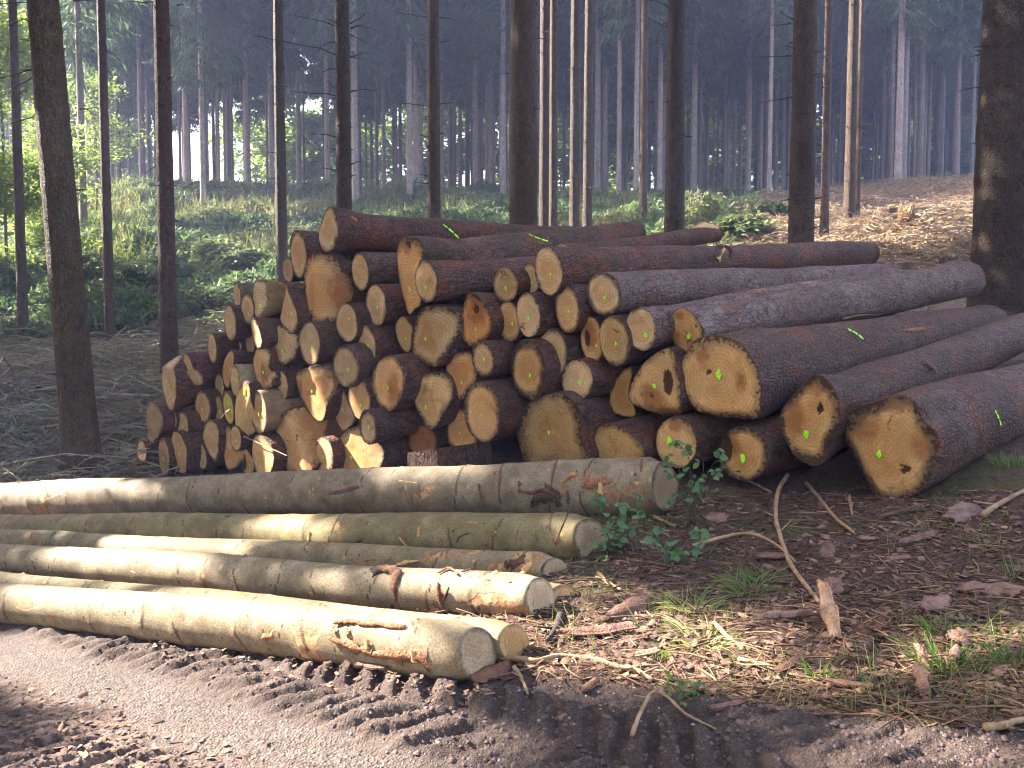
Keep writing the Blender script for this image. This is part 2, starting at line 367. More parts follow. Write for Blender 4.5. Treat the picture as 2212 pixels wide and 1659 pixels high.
M['slab'] = m_plain('bark slab', (.048, .034, .028), (.18, .138, .112), 15, .9, 1.0, .014, 0, (.28, .17, .11))
M['brashn'] = m_plain('wilted brash needles', (.085, .125, .06), (.18, .19, .11), 1.2, .9, 0, 0, .15, (.20, .14, .09))
M['brownn'] = m_plain('brown dry brash', (.115, .082, .066), (.20, .152, .12), 1.0, .9, 0, 0, .2, (.40, .29, .14))
M['moss'] = m_plain('moss', (.06, .085, .012), (.12, .15, .025), 20, .95, .6, .01)
M['stone'] = m_plain('pale stone', (.18, .155, .14), (.32, .28, .25), 10, .8, .5, .004)
M['clod'] = m_plain('mud clod', (.075, .050, .046), (.13, .092, .085), 9, .9, .8, .01)
def m_paint():
    m, nt, b, _ = newmat('fluorescent marking paint'); g = NT(nt)
    v, inf = objvec(g)
    g.set(b.inputs['Base Color'], g.mix(g.ramp(g.noise(v, 60, 3), .35, .6), (.28, .62, .01), (.42, .95, .02))); b.inputs['Roughness'].default_value = .6
    return m
M['paint'] = m_paint()

def m_ground():
    m, nt, b, _ = newmat('forest ground'); g = NT(nt)
    v = nt.nodes.new('ShaderNodeNewGeometry').outputs['Position']
    n1 = g.noise(v, 3, 5, .6); n2 = g.noise(v, 24, 4, .6); n3 = g.noise(v, 110, 3, .6)
    lit = g.mix(g.ramp(n2, .35, .65), (.045, .021, .014), (.115, .056, .036))
    lit = g.mix(g.ramp(n3, .5, .68, 0, .6), lit, (.26, .155, .10))
    lit = g.mix(g.ramp(g.noise(v, 50, 5, .7), .40, .56, .7, 0), lit, (.03, .018, .014))
    mud = g.mix(g.ramp(n1, .3, .7), (.050, .032, .026), (.105, .072, .058))
    mud = g.mix(g.ramp(g.noise(v, 55, 5, .7), .38, .54, .65, 0), mud, (.04, .026, .021))
    mud = g.mix(g.ramp(n2, .52, .70, 0, .55), mud, (.075, .050, .044))
    mud = g.mix(g.ramp(n3, .55, .7, 0, .3), mud, (.26, .21, .19))
    c = g.mix(g.attr('mud'), lit, mud)
    gv = g.voro(v, 75, 'F1', 1); gs = nt.nodes.new('ShaderNodeSeparateColor'); g.set(gs.inputs[0], gv)
    grav = g.mix(gs.outputs[0], (.11, .085, .075), (.25, .205, .175))
    grav = g.mix(g.ramp(n2, .44, .60, 0, .8), grav, (.10, .074, .062))
    c = g.mix(g.attr('gravel'), c, grav)
    chips = g.math('MULTIPLY', g.attr('dirt'), g.ramp(g.noise(g.mapv(v, (1, 1.6, 1)), 16, 4, .65), .42, .6))
    c = g.mix(chips, c, (.18, .115, .09))
    c = g.mix(g.math('MULTIPLY', g.attr('moss'), g.ramp(n3, .35, .6, .3, 1)), c, g.mix(n2, (.03, .042, .008), (.09, .11, .02)))
    c = g.mix(g.attr('green'), c, g.mix(n1, (.035, .055, .018), (.085, .10, .04)))
    dryc = g.mix(g.ramp(n2, .3, .7), (.13, .09, .072), (.30, .22, .17))
    c = g.mix(g.attr('dry'), c, g.mix(g.ramp(n3, .4, .6, .6, 0), dryc, (.05, .036, .028)))
    g.set(b.inputs['Base Color'], c); b.inputs['Roughness'].default_value = .9
    h = g.math('ADD', g.math('MULTIPLY', n2, 1.3), g.math('ADD', g.math('MULTIPLY', n3, .8), g.math('MULTIPLY', g.math('MULTIPLY', g.voro(v, 75), g.attr('gravel')), 1.6)))
    g.bump(h, 1.0, .02, b)
    return m
M['ground'] = m_ground()
HAZE, SKY, SUN, EXPO = .0018, .125, 5.0, 3.1
# ---------------------------------------------------------------- ground sheet
az = np.concatenate([np.radians(np.arange(-180, -40, 5)), np.radians(np.arange(-40, 40, .115)), np.radians(np.arange(40, 180, 5))])
rr = [.9]
while rr[-1] < 75: rr.append(rr[-1] + .0088 * (max(rr[-1], 2.2) / 3) ** 1.5)
rr = np.array(rr + [90, 115, 150, 220, 400])
AZ, RR = np.meshgrid(az, rr)
gx = (np.sin(AZ) * RR).ravel(); gy = (np.cos(AZ) * RR).ravel()
gzv = ground(gx, gy)
V = np.stack([gx, gy, gzv], 1); V = np.vstack([V, [[0, 0, gz(0, 0)]]])
na, nr = len(az), len(rr)
i = np.arange(nr - 1)[:, None] * na; j = np.arange(na)[None]; k = (j + 1) % na
Q = np.stack([i + j, i + k, i + na + k, i + na + j], -1).reshape(-1, 4)[:, ::-1]
T = np.stack([np.full(na, nr * na), (np.arange(na) + 1) % na, np.arange(na)], 1)[:, ::-1]
X, Y = V[:, 0], V[:, 1]
s, t, tc, grav, mud, tread = road(X, Y)
def zone(x, y):
    """how green / how dry-brown the forest floor is at a place"""
    n = fbm(x * .35, y * .35, 60, 4); n2 = fbm(x * .9, y * .9, 61, 4)
    u = x / np.maximum(y, 1)
    green = sst(17, 29, y + 14 * (n - .5) + 7 * (n2 - .5)) * sst(.30, .16, u + .25 * (n2 - .5)) * sst(.25, .5, n + .18)
    green = np.maximum(green, sst(.22, .27, u) * 0)
    dry = sst(9, 12, y) * (1 - green)
    return green, dry
green, dry = zone(X, Y)
mossn = sst(.54, .66, fbm(X * 2.2, Y * 2.2, 70, 4)) * (1 - mud) * sst(9, 7, Y) * .7
dirt = sst(tc - .05, tc - .35, t)
mk('ground', V, [Q, T], M['ground'], attrs={'mud': mud, 'gravel': grav * .5, 'dirt': dirt, 'moss': mossn, 'green': green, 'dry': dry})
tag(bpy.data.objects['ground'], kind='structure')

# ---------------------------------------------------------------- logs
CROPS = {1: (259.2, 417.6), 2: (259.2, 756.0), 3: (720.0, 417.6), 4: (720.0, 684.0), 5: (1224.0, 489.6), 6: (1224.0, 720.0), 7: (1635.84, 561.6), 8: (1635.84, 792.0),
         'a': (936.0, 972.0), 'b': (720.0, 1226.9), 0: (0, 0)}
def D(c, x, y):
    if c == 0: return x, y
    o = CROPS[c]; return o[0] + .26040 * x, o[1] + .26040 * y
PF0, PF1 = np.array([1.98, 7.9]), np.array([-6.65, 4.3])
def front_y(u):
    k = (u - CU) / F_PX; s_ = (PF0[0] - k * PF0[1]) / (k * PF1[1] - PF1[0]); return PF0[1] + PF1[1] * s_
def axis_from(azd, eld):
    a, e = math.radians(azd), math.radians(eld); return np.array([math.sin(a) * math.cos(e), math.cos(a) * math.cos(e), math.sin(e)])
LOGS = {}
NA = 44
TH = np.arange(NA) * 2 * PI / NA
def smooth_poly(P, it=1):
    P = np.asarray(P, float)
    for _ in range(it):
        Q_ = np.roll(P, -1, 0); P = np.stack([.75 * P + .25 * Q_, .25 * P + .75 * Q_], 1).reshape(-1, 2)
    return P
def polar_resample(xy):
    c = np.zeros(2); a = 0
    x, y = xy[:, 0], xy[:, 1]; x1, y1 = np.roll(x, -1), np.roll(y, -1); cr = x * y1 - x1 * y
    a = cr.sum() / 2; c = np.array([((x + x1) * cr).sum(), ((y + y1) * cr).sum()]) / (6 * a)
    d = xy - c; th = np.arctan2(d[:, 1], d[:, 0]); r = np.hypot(d[:, 0], d[:, 1])
    o = np.argsort(th); th, r = th[o], r[o]
    th = np.concatenate([th - 2 * PI, th, th + 2 * PI]); r = np.tile(r, 3)
    return c, np.interp((TH + PI) % (2 * PI) - PI, th, r), abs(a)
def make_log(name, label, group, crop, shape, dot=None, dy=0.0, L=4.5, az=48., el=5.3, Y0=None, far=None, axis=None, tilt=(0, 0), tint=(1, 1, 1), btint=(1, 1, 1),
             bark='bark', wood='wood', facets=(), taper=.18, rough=.03, hole=None, rfar=None, knots=False, blend=.55, key=None, bend=0.0, straw=0, stain=None, rings=False, rim=None):
    if shape[0] == 'e':
        _, x0, x1, y0, y1 = shape[:5]; sh = shape[5] if len(shape) > 5 else .07
        cx, cy, rx, ry = (x0 + x1) / 2, (y0 + y1) / 2, (x1 - x0) / 2, (y1 - y0) / 2
        rx = math.sqrt(max(rx * rx - (sh * ry) ** 2, (.55 * rx) ** 2))
        a = np.arange(40) * 2 * PI / 40
        yy = ry * np.sin(a); poly = np.stack([cx + rx * np.cos(a) + sh * yy, cy + yy], 1)
    else: poly = smooth_poly(shape, 1)
    px = np.array([D(crop, *p) for p in poly]); cu, cv_ = px.mean(0)
    if Y0 is None: Y0 = front_y(cu) + dy
    P0 = at(cu, cv_, Y0)
    if axis is not None: ax = unit(np.asarray(axis, float))
    elif far is not None: ax = unit(at(*far) - P0)
    else: ax = axis_from(az + random.uniform(-1.2, 1.2), el + random.uniform(-.7, .7))
    xl = unit(np.cross(ax, [0, 0, 1.0]))
    if False: xl = -xl
    yl = np.cross(ax, xl)
    R = np.stack([xl, yl, ax], 1)
    nrm = unit(ax + tilt[0] * xl + tilt[1] * yl)
    pts = []
    for u, v in px:
        d = ray(u, v); tt = np.dot(P0 - CAM, nrm) / np.dot(d, nrm); pts.append(CAM + d * tt)
    loc = (np.array(pts) - P0) @ R
    c, rad, area = polar_resample(loc[:, :2])
    P0 = P0 + R[:, 0] * c[0] + R[:, 1] * c[1] + R[:, 2] * (-(tilt[0] * c[0] + tilt[1] * c[1]))
    req = math.sqrt(area / PI)
    seed = random.uniform(0, 100)
    rad = rad * (1 + rough * (fbm(np.cos(TH) * 2.2 + seed, np.sin(TH) * 2.2 + seed, 1, 3) - .5) * 2)
    root = tag(empty(name, P0, Matrix(R.tolist())), label, 'log', group)
    def zface(x, y):
        z = -(tilt[0] * x + tilt[1] * y)
        for fx, fy, off, sl in facets:
            z = z + np.maximum(0, (x * fx + y * fy) / req - off) * req * sl
        return z
    # cut face: concentric loops
    rim = rim or random.uniform(.96, 1.05); K = 9; inner = .972
    FV = [[0, 0, 0]]; edge = [0]; 
    for k in range(1, K + 1):
        f = k / K * inner
        x, y = rad * f * np.cos(TH), rad * f * np.sin(TH)
        z = zface(x, y) + .022 * req * 4 * (fbm(x / req * 2.0 + seed, y / req * 2.0, 3, 3) - .5) * (1 - .6 * (k == K))
        FV += list(np.stack([x, y, z], 1)); edge += [k / K] * NA
    FV = np.array(FV); FV[0, 2] = zface(np.array(0.), np.array(0.))
    q = []; tr = [(0, 1 + (j + 1) % NA, 1 + j) for j in range(NA)]
    for k in range(K - 1):
        for j in range(NA): q.append((1 + k*NA + j, 1 + k*NA + (j+1) % NA, 1 + (k+1)*NA + (j+1) % NA, 1 + (k+1)*NA + j))
    hol = np.zeros(len(FV))
    if hole:
        for hu, hv, hr, hs in hole:
            u, v = D(crop, hu, hv); d = ray(u, v); tt = np.dot(P0 - CAM, nrm) / np.dot(d, nrm); hp = (CAM + d * tt - P0) @ R
            dd = np.hypot(FV[:, 0] - hp[0], (FV[:, 1] - hp[1]) * hs); hol = np.maximum(hol, sst(hr, hr * .55, dd)); FV[:, 2] += .03 * sst(hr, hr * .4, dd)
    stn = np.zeros(len(FV))
    for hu, hv, hr, hs in stain or ():
        u, v = D(crop, hu, hv); d = ray(u, v); tt = np.dot(P0 - CAM, nrm) / np.dot(d, nrm); hp = (CAM + d * tt - P0) @ R
        stn = np.maximum(stn, sst(hr * 1.5, 0, np.hypot(FV[:, 0] - hp[0], (FV[:, 1] - hp[1]) * hs)))
    fo = mk('cut_face', FV, [np.array(q)[:, ::-1], np.array(tr)[:, ::-1]], M[wood], root, attrs={'edge': np.array(edge) * rim, 'hole': hol, 'stain': stn}); fo.color = (*tint, 1)
    # bark body
    base = np.stack([rad * np.cos(TH), rad * np.sin(TH)], 1)
    z0 = zface(base[:, 0], base[:, 1])
    nz = int(max(14, L / (.024 if knots else .045 if rings else .10))); zs = np.concatenate([[0], .02 + np.linspace(0, 1, nz) ** 1.15 * L])
    BV = [np.stack([base[:, 0] * inner, base[:, 1] * inner, FV[-NA:, 2]], 1)]; KN = [np.zeros(NA)]; SC = [np.zeros(NA)]; FR = [np.zeros(NA)]
    ph = [random.uniform(0, 6.28) for _ in range(8)]
    rend = rfar if rfar else req * (1 - taper)
    wz = []; zz = random.uniform(.15, .4)
    while zz < L: wz.append((zz, random.random() * 6.28, random.choice([4, 5, 5, 6]), random.random())); zz += random.uniform(.28, .52)
    for zi, zt in enumerate(zs):
        w = float(sst(0, blend, np.array(zt))); tf = zt / L
        rc = (req * .985 * (1 - tf) + rend * tf)
        rnow = rad * (1 - w) + rc * w
        n = .022 * (np.sin(TH * 2 + ph[0] + zt * .9) + .7 * np.sin(TH * 3 + ph[1] - zt * 1.7) + .5 * np.sin(zt * 3.1 + ph[2]) + .4 * np.sin(TH * 5 + zt * 4 + ph[3]))
        nf = (fbm(np.cos(TH) * 3 + zt * 5 + seed, np.sin(TH) * 3 + zt * 2.2, 7, 3) - .5)
        rnow = rnow * (1 + (n + .05 * nf) * (w if zi else 0) * (.7 if knots else 1))
        kn = np.zeros(NA); scr = np.zeros(NA); fr = np.zeros(NA)
        if knots:
            for wz_, a0, cnt, rv in wz:
                dz = zt - wz_
                if abs(dz) > .14: continue
                rnow = rnow * (1 + .022 * math.exp(-(dz / .05) ** 2) * (1.5 if rv > .5 else .8))
                wob = .03 * np.sin(TH * 2 + a0 * 3)
                scr = np.maximum(scr, np.exp(-((dz - wob) / .013) ** 2) * (vn(TH * 2.3, TH * 0 + a0 * 9, 3) > (.30 if rv > .35 else .65)))
                for c_ in range(cnt):
                    aa = a0 + c_ * 6.283 / cnt + .5 * math.sin(c_ * 3 + a0); da = (TH - aa + PI) % (2 * PI) - PI
                    b = np.exp(-((da * rc) ** 2 + (dz - .05 * math.sin(c_ * 5 + a0)) ** 2) / (.008 + .009 * ((c_ * 13 + int(a0 * 7)) % 7) / 7) ** 2)
                    rnow = rnow + .012 * b; kn = np.maximum(kn, b)
                    if (c_ * 7 + int(a0 * 10)) % 5 == 0: fr = np.maximum(fr, np.exp(-((da * rc) ** 2 + dz ** 2 * .4) / .018 ** 2))
        if rings:
            for wz_, a0, cnt, rv in wz[::2]: rnow = rnow * (1 - (.05 + .03 * rv) * np.exp(-((zt - wz_ - .04 * np.sin(TH + a0)) / .035) ** 2))
        zz = zt + z0 * (1 - w)
        bx = bend * 4 * tf * (1 - tf)
        ox = (.013 * math.sin(zt * 1.25 + ph[4]) + .008 * math.sin(zt * 2.9 + ph[5])) * (w if knots else .5 * w) * min(1, zt); oy = .008 * math.sin(zt * 1.7 + ph[6]) * w * min(1, zt)
        BV.append(np.stack([rnow * np.cos(TH) + ox, rnow * np.sin(TH) + bx + oy, zz], 1)); KN.append(kn); SC.append(scr); FR.append(fr)
    nrg = len(BV); BV = np.concatenate(BV + [np.array([[0, 0, L + .02]])])
    i = np.arange(nrg - 1)[:, None] * NA; j = np.arange(NA)[None]; k = (j + 1) % NA
    BQ = np.stack([i + j, i + k, i + NA + k, i + NA + j], -1).reshape(-1, 4)
    BT = np.stack([np.full(NA, nrg * NA), (nrg - 1) * NA + np.arange(NA), (nrg - 1) * NA + (np.arange(NA) + 1) % NA], 1)
    bo = mk('bark', BV, [BQ, BT[:, ::-1]], root and M[bark], root, attrs={'knot': np.concatenate(KN + [[0]]), 'scar': np.concatenate(SC + [[0]]), 'fresh': np.concatenate(FR + [[0]])}, mats=[M[bark], M['wood']],
            matidx=[0] * len(BQ) + [1] * NA)
    bo.color = (*btint, 1)
    info = dict(root=root, P0=P0, R=R, req=req, rend=rend, L=L, rad=rad, zface=zface, nrm=nrm)
    if dot is not None:
        for dd in (dot if isinstance(dot, list) else [dot]):
            u, v = D(crop, dd[0], dd[1]); d = ray(u, v)
            tt = np.dot(P0 - CAM, nrm) / np.dot(d, nrm)
            for _ in range(4):
                p = (CAM + d * tt - P0) @ R; zt = float(zface(np.array(p[0]), np.array(p[1]))) - .012
                da = d @ R; tt += (zt - p[2]) / da[2] * .8
            p = (CAM + d * tt - P0) @ R; dist = Y0
            size = (dd[2] if len(dd) > 2 else random.uniform(9, 13)) * .2604 / F_PX * dist
            a = np.arange(11) * 2 * PI / 11; rb = size * (.75 + .7 * np.array([random.random() for _ in a]))
            PV = np.stack([p[0] + rb * np.cos(a) * .9, p[1] + rb * np.sin(a) * 1.25], 1)
            PZ = zface(PV[:, 0], PV[:, 1]) - .010 - .012 * req
            PV = np.vstack([np.c_[PV, PZ], [[p[0], p[1], float(zface(np.array(p[0]), np.array(p[1]))) - .013 - .012 * req]]])
            mk('paint_mark', PV, [np.array([(11, (j + 1) % 11, j) for j in range(11)])], M['paint'], fo)
    LOGS[key or label] = info
    return info
def log_surf(info, u, v):
    """where the line of sight through a pixel meets the log's side"""
    d = ray(u, v); o = (CAM - info['P0']) @ info['R']; d = d @ info['R']
    r = info['req']
    for _ in range(4):
        A = d[0]**2 + d[1]**2; B = o[0]*d[0] + o[1]*d[1]; C = o[0]**2 + o[1]**2 - r*r; disc = max(B*B - A*C, 0)
        tt = (-B - math.sqrt(disc)) / A; p = o + d * tt
        f = min(max(p[2] / info['L'], 0), 1); r = info['req'] * (1 - f) + info['rend'] * f
    return p, r
def spray(key, pts, w=.012):
    info = LOGS[key]; V = []
    P = []
    for (u, v) in pts:
        p, r = log_surf(info, u, v); rr_ = math.hypot(p[0], p[1]); P.append(np.array([p[0] / rr_ * r * 1.05, p[1] / rr_ * r * 1.05, p[2]]))
    P = spline(P, 14)
    for i_, p in enumerate(P):
        T_ = P[min(i_ + 1, len(P) - 1)] - P[max(i_ - 1, 0)]; n = np.array([p[0], p[1], 0]); s_ = unit(np.cross(T_, n)) * w * random.uniform(.5, 1.2)
        V += [p - s_, p + s_]
    q = [(2*i_, 2*i_ + 1, 2*i_ + 3, 2*i_ + 2) for i_ in range(len(P) - 1) if not (i_ % 5 == 3)]
    bark = [c for c in info['root'].children if c.name.startswith('bark')][0]
    mk('paint_mark', V, [q], M['paint'], bark)

GP = 'spruce logs stacked in the big pile'
def pl(label, crop, shape, dot=None, dy=0.0, **k): return make_log('spruce_log', label, GP, crop, shape, dot, dy, **k)
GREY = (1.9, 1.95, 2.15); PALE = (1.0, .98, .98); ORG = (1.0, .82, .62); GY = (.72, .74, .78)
# upper left of the pile
pl('topmost log of the pile with a pale kite-shaped end', 1, [(1740,80),(1790,180),(1822,300),(1790,420),(1760,485),(1690,485),(1655,430),(1643,330),(1670,230)], (1760,415), -.1, far=(1095,516,12.4), L=5, taper=.3, btint=(.9,.8,.8), key='top')
pl('log with pale ringed oval end just below the topmost log', 1, ('e',1408,1550,303,705), (1512,600), .2, tint=PALE)
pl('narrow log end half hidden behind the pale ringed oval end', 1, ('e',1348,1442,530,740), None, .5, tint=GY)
pl('tall wavy split log end with a hollow orange side below the topmost log', 1, [(1590,480),(1650,500),(1672,640),(1712,760),(1706,900),(1676,1050),(1650,1130),(1600,1080),(1560,1000),(1555,900),(1530,780),(1520,680),(1545,570)], None, -.05, facets=[(1,.1,.0,1.6)], tint=ORG, stain=[(1690,860,.15,.4)])
pl('clean oval log end left of the great splintered butt', 1, ('e',1922,2063,490,812), (2008,690), 0.1, L=5)
pl('weathered log with barkless side at the pile\'s upper left edge', 1, ('e',942,1004,742,962), None, .3, bark='smooth', btint=(.6,.5,.45), L=3.5)
pl('oval log end beside the log with torn straw-coloured side', 1, ('e',1006,1116,828,1090), (1065,1000), .1)
pl('log with torn straw-coloured splintered side', 1, [(1120,705),(1155,730),(1150,800),(1165,940),(1152,1060),(1120,1020),(1105,940),(1108,800)], (1145,935), 0, bark='smooth', btint=(1.3,1.0,.6), L=3.5, facets=[(1,0,0,1.2)])
pl('pointed log end with long curved crack left of the wavy split end', 1, [(1330,740),(1385,755),(1400,820),(1450,930),(1480,1040),(1465,1130),(1430,1180),(1370,1140),(1320,1040),(1298,930),(1295,840)], (1425,1000), -.1, facets=[(-.8,-.5,.35,.7)], stain=[(1350,800,.12,.6)])
pl('oval log end with dark grain line on the stepped left edge', 1, ('e',862,966,925,1222), (915,1105), .1)
pl('small oval log end on the left edge above the purple-brown log', 1, ('e',728,804,1160,1415), (780,1305), .1)
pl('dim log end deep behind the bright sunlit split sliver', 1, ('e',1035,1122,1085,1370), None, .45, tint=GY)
pl('thin split sliver of log lit white by the sun', 1, [(1080,1010),(1120,1060),(1165,1150),(1178,1280),(1130,1290),(1100,1180)], None, -.25, L=1.2, tint=(1.2,1.2,1.2))
pl('squared-off pale log end right of the sunlit sliver', 1, [(1165,1070),(1285,1060),(1282,1150),(1252,1270),(1220,1297),(1180,1220)], (1230,1140), .15, tint=(1.1,1.05,.95))
pl('kite-shaped log end with sharp lower tip', 1, [(1305,1085),(1360,1110),(1425,1170),(1422,1260),(1357,1445),(1308,1380),(1278,1280),(1273,1180)], (1350,1310), 0, facets=[(.9,.4,.3,.9)])
pl('oval log end with a crossed pair of cracks', 1, ('e',1485,1662,1060,1425), [(1608,1285)], -.05)
pl('oval log end with one slanting crack across it', 1, ('e',1790,1972,915,1235), (1900,1040), 0)
pl('round log end with brown heel below the clean oval end', 1, ('e',2040,2212,755,1100), (2135,950), .1)
pl('slim oval log end with sunken bright middle', 1, ('e',1978,2122,1095,1447), (2058,1262), .05)
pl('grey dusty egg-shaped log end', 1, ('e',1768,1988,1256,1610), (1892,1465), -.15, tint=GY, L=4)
pl('small dim log end tucked under the stepped left edge', 1, ('e',935,1010,1222,1312), None, .5)
# lower left
pl('tall log end with pale chipped top corner at the left edge', 2, [(360,60),(400,52),(450,140),(472,230),(462,400),(440,517),(398,490),(365,370),(344,280),(348,150)], (408,292), -.1, facets=[(0,-1,.72,1.5)])
pl('cleft log end with a loose pale wedge on purple-brown bark', 2, [(545,10),(590,80),(605,150),(628,180),(628,250),(603,312),(565,290),(530,200),(518,110),(525,50)], (565,190), 0, facets=[(.6,.8,.3,.8)], btint=(1.1,.85,.9))
pl('tall pointed orange end left of the peeled grey log', 2, [(925,-10),(948,40),(942,120),(915,200),(910,300),(888,332),(858,270),(846,180),(868,80)], (918,165), .05, tint=ORG)
pl('narrow oval end of the peeled pale-grey log', 2, ('e',914,998,120,386), (962,255), -.1, bark='smooth', btint=(1.5,1.3,1.1), L=2.5)
pl('ragged-edged log end streaked black beside the kite-shaped one', 2, [(1150,-40),(1195,0),(1200,120),(1210,230),(1262,250),(1240,312),(1200,335),(1150,300),(1110,190),(1098,100),(1118,20)], (1193,185), -.1, facets=[(.9,-.2,.3,1.0)], tint=(1.05,.95,.8), stain=[(1190,200,.12,.5)], hole=[(1215,120,.07,.5)])
pl('small narrow oval end left of the broad notched end', 2, ('e',1302,1392,174,416), (1350,300), .05)
pl('broad notched log end with a brown rotten streak', 2, [(1450,200),(1540,150),(1640,118),(1692,180),(1730,270),(1712,480),(1680,612),(1600,560),(1500,430),(1478,330),(1460,260)], (1592,348), -.05, tint=ORG, facets=[(.9,-.5,.45,.8)], stain=[(1660,280,.12,.5),(1500,300,.08,.5)])
pl('large pale grey flat end below the dusty egg-shaped one', 2, [(1760,305),(1822,300),(1882,370),(1922,500),(1972,580),(1880,660),(1780,712),(1755,600),(1743,480)], (1845,498), .15, tint=(.85,.84,.85))
pl('smooth yellow oval end left of the broad rounded end', 2, ('e',1896,2078,212,580), (1995,455), -.05, tint=(1.05,1,.85))
pl('small grey-rimmed oval end jutting in front of the lower rows', 2, ('e',1983,2134,490,786), (2060,640), -.3, tint=(.8,.82,.86), rim=1.2)
pl('broad rounded end with a curved seam in the middle rows', 4, [(430,320),(530,330),(612,440),(602,560),(560,680),(500,772),(440,800),(370,730),(328,620),(308,530),(338,420)], (455,590), -.2, tint=(1.12,.98,.8), stain=[(500,620,.18,.6)])
pl('oval end with torn dark bark flap at its upper right', 2, ('e',624,756,330,616), (682,492), .2, tint=(.95,.9,.85), rim=1.08)
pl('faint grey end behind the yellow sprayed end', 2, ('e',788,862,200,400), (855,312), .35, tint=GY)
pl('leaning sunlit oval end sprayed bright yellow-green', 2, ('e',848,948,335,617,.16), [(900,440,20),(925,500,16)], 0, tint=(1.1,1.15,.7))  # yellow sunlight on this end is put into its tint; the sprayed spots are separate
pl('long pointed sunlit end sprayed yellow at the tip', 2, [(1045,235),(1085,330),(1072,470),(1082,590),(1015,757),(968,680),(948,530),(968,380),(1010,290)], [(1030,345,22)], -.2, facets=[(.8,.6,.3,1.0)], tint=(1.15,1.1,.85))
pl('weathered barkless log with a greyish ringed end', 2, ('e',1080,1217,335,697), (1150,535), -.2, bark='smooth', btint=(1.1,.85,.7), L=3)
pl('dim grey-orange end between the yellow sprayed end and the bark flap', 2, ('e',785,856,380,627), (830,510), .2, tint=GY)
pl('small smooth end under the tall chipped one', 2, ('e',375,472,480,670), (430,575), .15)
pl('oval end of a dark log two rows above the ground at the left', 2, ('e',475,570,510,744), (518,635), .1)
pl('broad grey weathered end with a silver patch', 2, [(240,410),(345,490),(365,640),(312,720),(230,782),(222,650),(216,520)], None, 0, tint=(.62,.62,.66), btint=(1.2,1.1,1.2))
pl('thin oval end on the ground at the left foot of the pile', 2, ('e',140,222,740,932), None, .1, tint=(.8,.8,.78))
pl('shortest outermost log with sunlit bark at the left foot', 2, ('e',30,92,868,1082), None, .2, tint=(.7,.7,.6), L=2.4, btint=(1.5,1.2,1.0))
pl('tall grey pointed end standing on the ground', 2, ('e',318,410,724,1050), (360,895), 0, tint=(.8,.78,.74))
pl('long ragged grey end reaching from the second row to the ground', 2, [(420,680),(492,680),(532,770),(562,840),(548,940),(552,1020),(500,1032),(478,960),(440,820)], (492,862), -.05, tint=(.85,.8,.74))
pl('slanting oval end beside a dark gap near the ground', 2, ('e',632,722,770,990,.12), (678,880), .15)
pl('pointed end with a thin stick leaning across it', 2, [(700,600),(760,570),(822,640),(822,760),(802,942),(770,920),(710,800),(678,720)], None, 0)
pl('narrow end squeezed between two pointed ends low at the left', 2, ('e',803,872,690,937), (845,800), .15)
pl('broad orange end with a slanting cut on its lower right', 2, [(870,630),(922,640),(942,760),(992,830),(962,920),(900,1012),(868,930),(853,800)], (905,790), 0, facets=[(.8,.5,.3,1.0)], tint=ORG)
pl('small oval end touching the long pointed sunlit end', 2, ('e',916,1005,630,841), (960,755), -.1)
pl('leaf-shaped end with a dark hole low in the pile', 2, [(1010,770),(1080,860),(1122,960),(1102,1040),(1060,1062),(1008,990)], (1078,958), .05, hole=[(1022,925,.09,.6)], tint=(.9,.85,.75))
pl('brightest sunlit pointed end low in the pile', 2, [(1120,690),(1190,720),(1282,830),(1272,960),(1222,1062),(1160,1067),(1108,960),(1093,830)], None, -.15, tint=(1.15,1.15,1.0))
pl('flat-topped end behind the brightest sunlit one', 2, [(1190,690),(1272,680),(1300,800),(1262,880),(1200,800)], None, .25)
pl('great butt with dark barkless cheek and sunlit toe', 2, [(1350,520),(1430,473),(1540,490),(1622,580),(1645,760),(1622,900),(1542,1047),(1430,1057),(1338,960),(1273,760),(1278,640)], (1388,850), -.1, facets=[(.85,-.5,.0,.75)], tint=(1.0,.88,.72), rough=.05, stain=[(1480,560,.3,.8),(1560,760,.28,.6)], hole=[(1590,700,.16,.5)])
pl('oval end between the great barkless butt and the stained broad end', 2, ('e',1610,1772,722,1037), [(1684,890)], -.05)
pl('stained broad end rising behind the front log', 2, [(1885,660),(1985,610),(2045,760),(2130,900),(2122,1020),(2060,1070),(1850,1070),(1828,1035),(1798,900),(1798,760)], (1918,895), 0, tint=(.9,.82,.66), facets=[(.7,-.7,.4,.7)])
# centre
pl('great splintered butt with wavy edges and a shaggy top', 3, [(590,355),(640,380),(700,370),(742,440),(762,500),(732,570),(692,620),(682,700),(702,800),(742,930),(680,960),(660,1000),(620,1022),(558,990),(528,900),(478,780),(473,680),(508,600),(510,540),(530,470),(540,390)], (635,795,13), -.2, far=(1392,498,12.5), L=3.9, rfar=.17, facets=[(-.9,.1,.25,.6)], tint=(1.05,.9,.7), blend=.8, key='split', stain=[(610,450,.14,1),(530,900,.08,.5)], hole=[(615,420,.06,.8)])
pl('log with a clean oval end overlapping the great splintered butt', 3, ('e',676,862,555,905), (768,785,14), -.35, L=4.2, tint=(.9,.88,.8))
pl('grey-brown oval end under the long top log', 3, ('e',1323,1532,612,905,.04), (1430,788), .05, tint=(.72,.70,.62))
pl('half-hidden oval end left of the long top log', 3, ('e',1552,1712,578,840), (1645,745), .2)
pl('long top log with a cracked smile on its oval end', 3, ('e',1668,1902,440,850), (1802,675), -.15, far=(1870,549,13.2), L=6.45, rfar=.185, taper=.2, key='long', btint=(1.0,.95,.95))
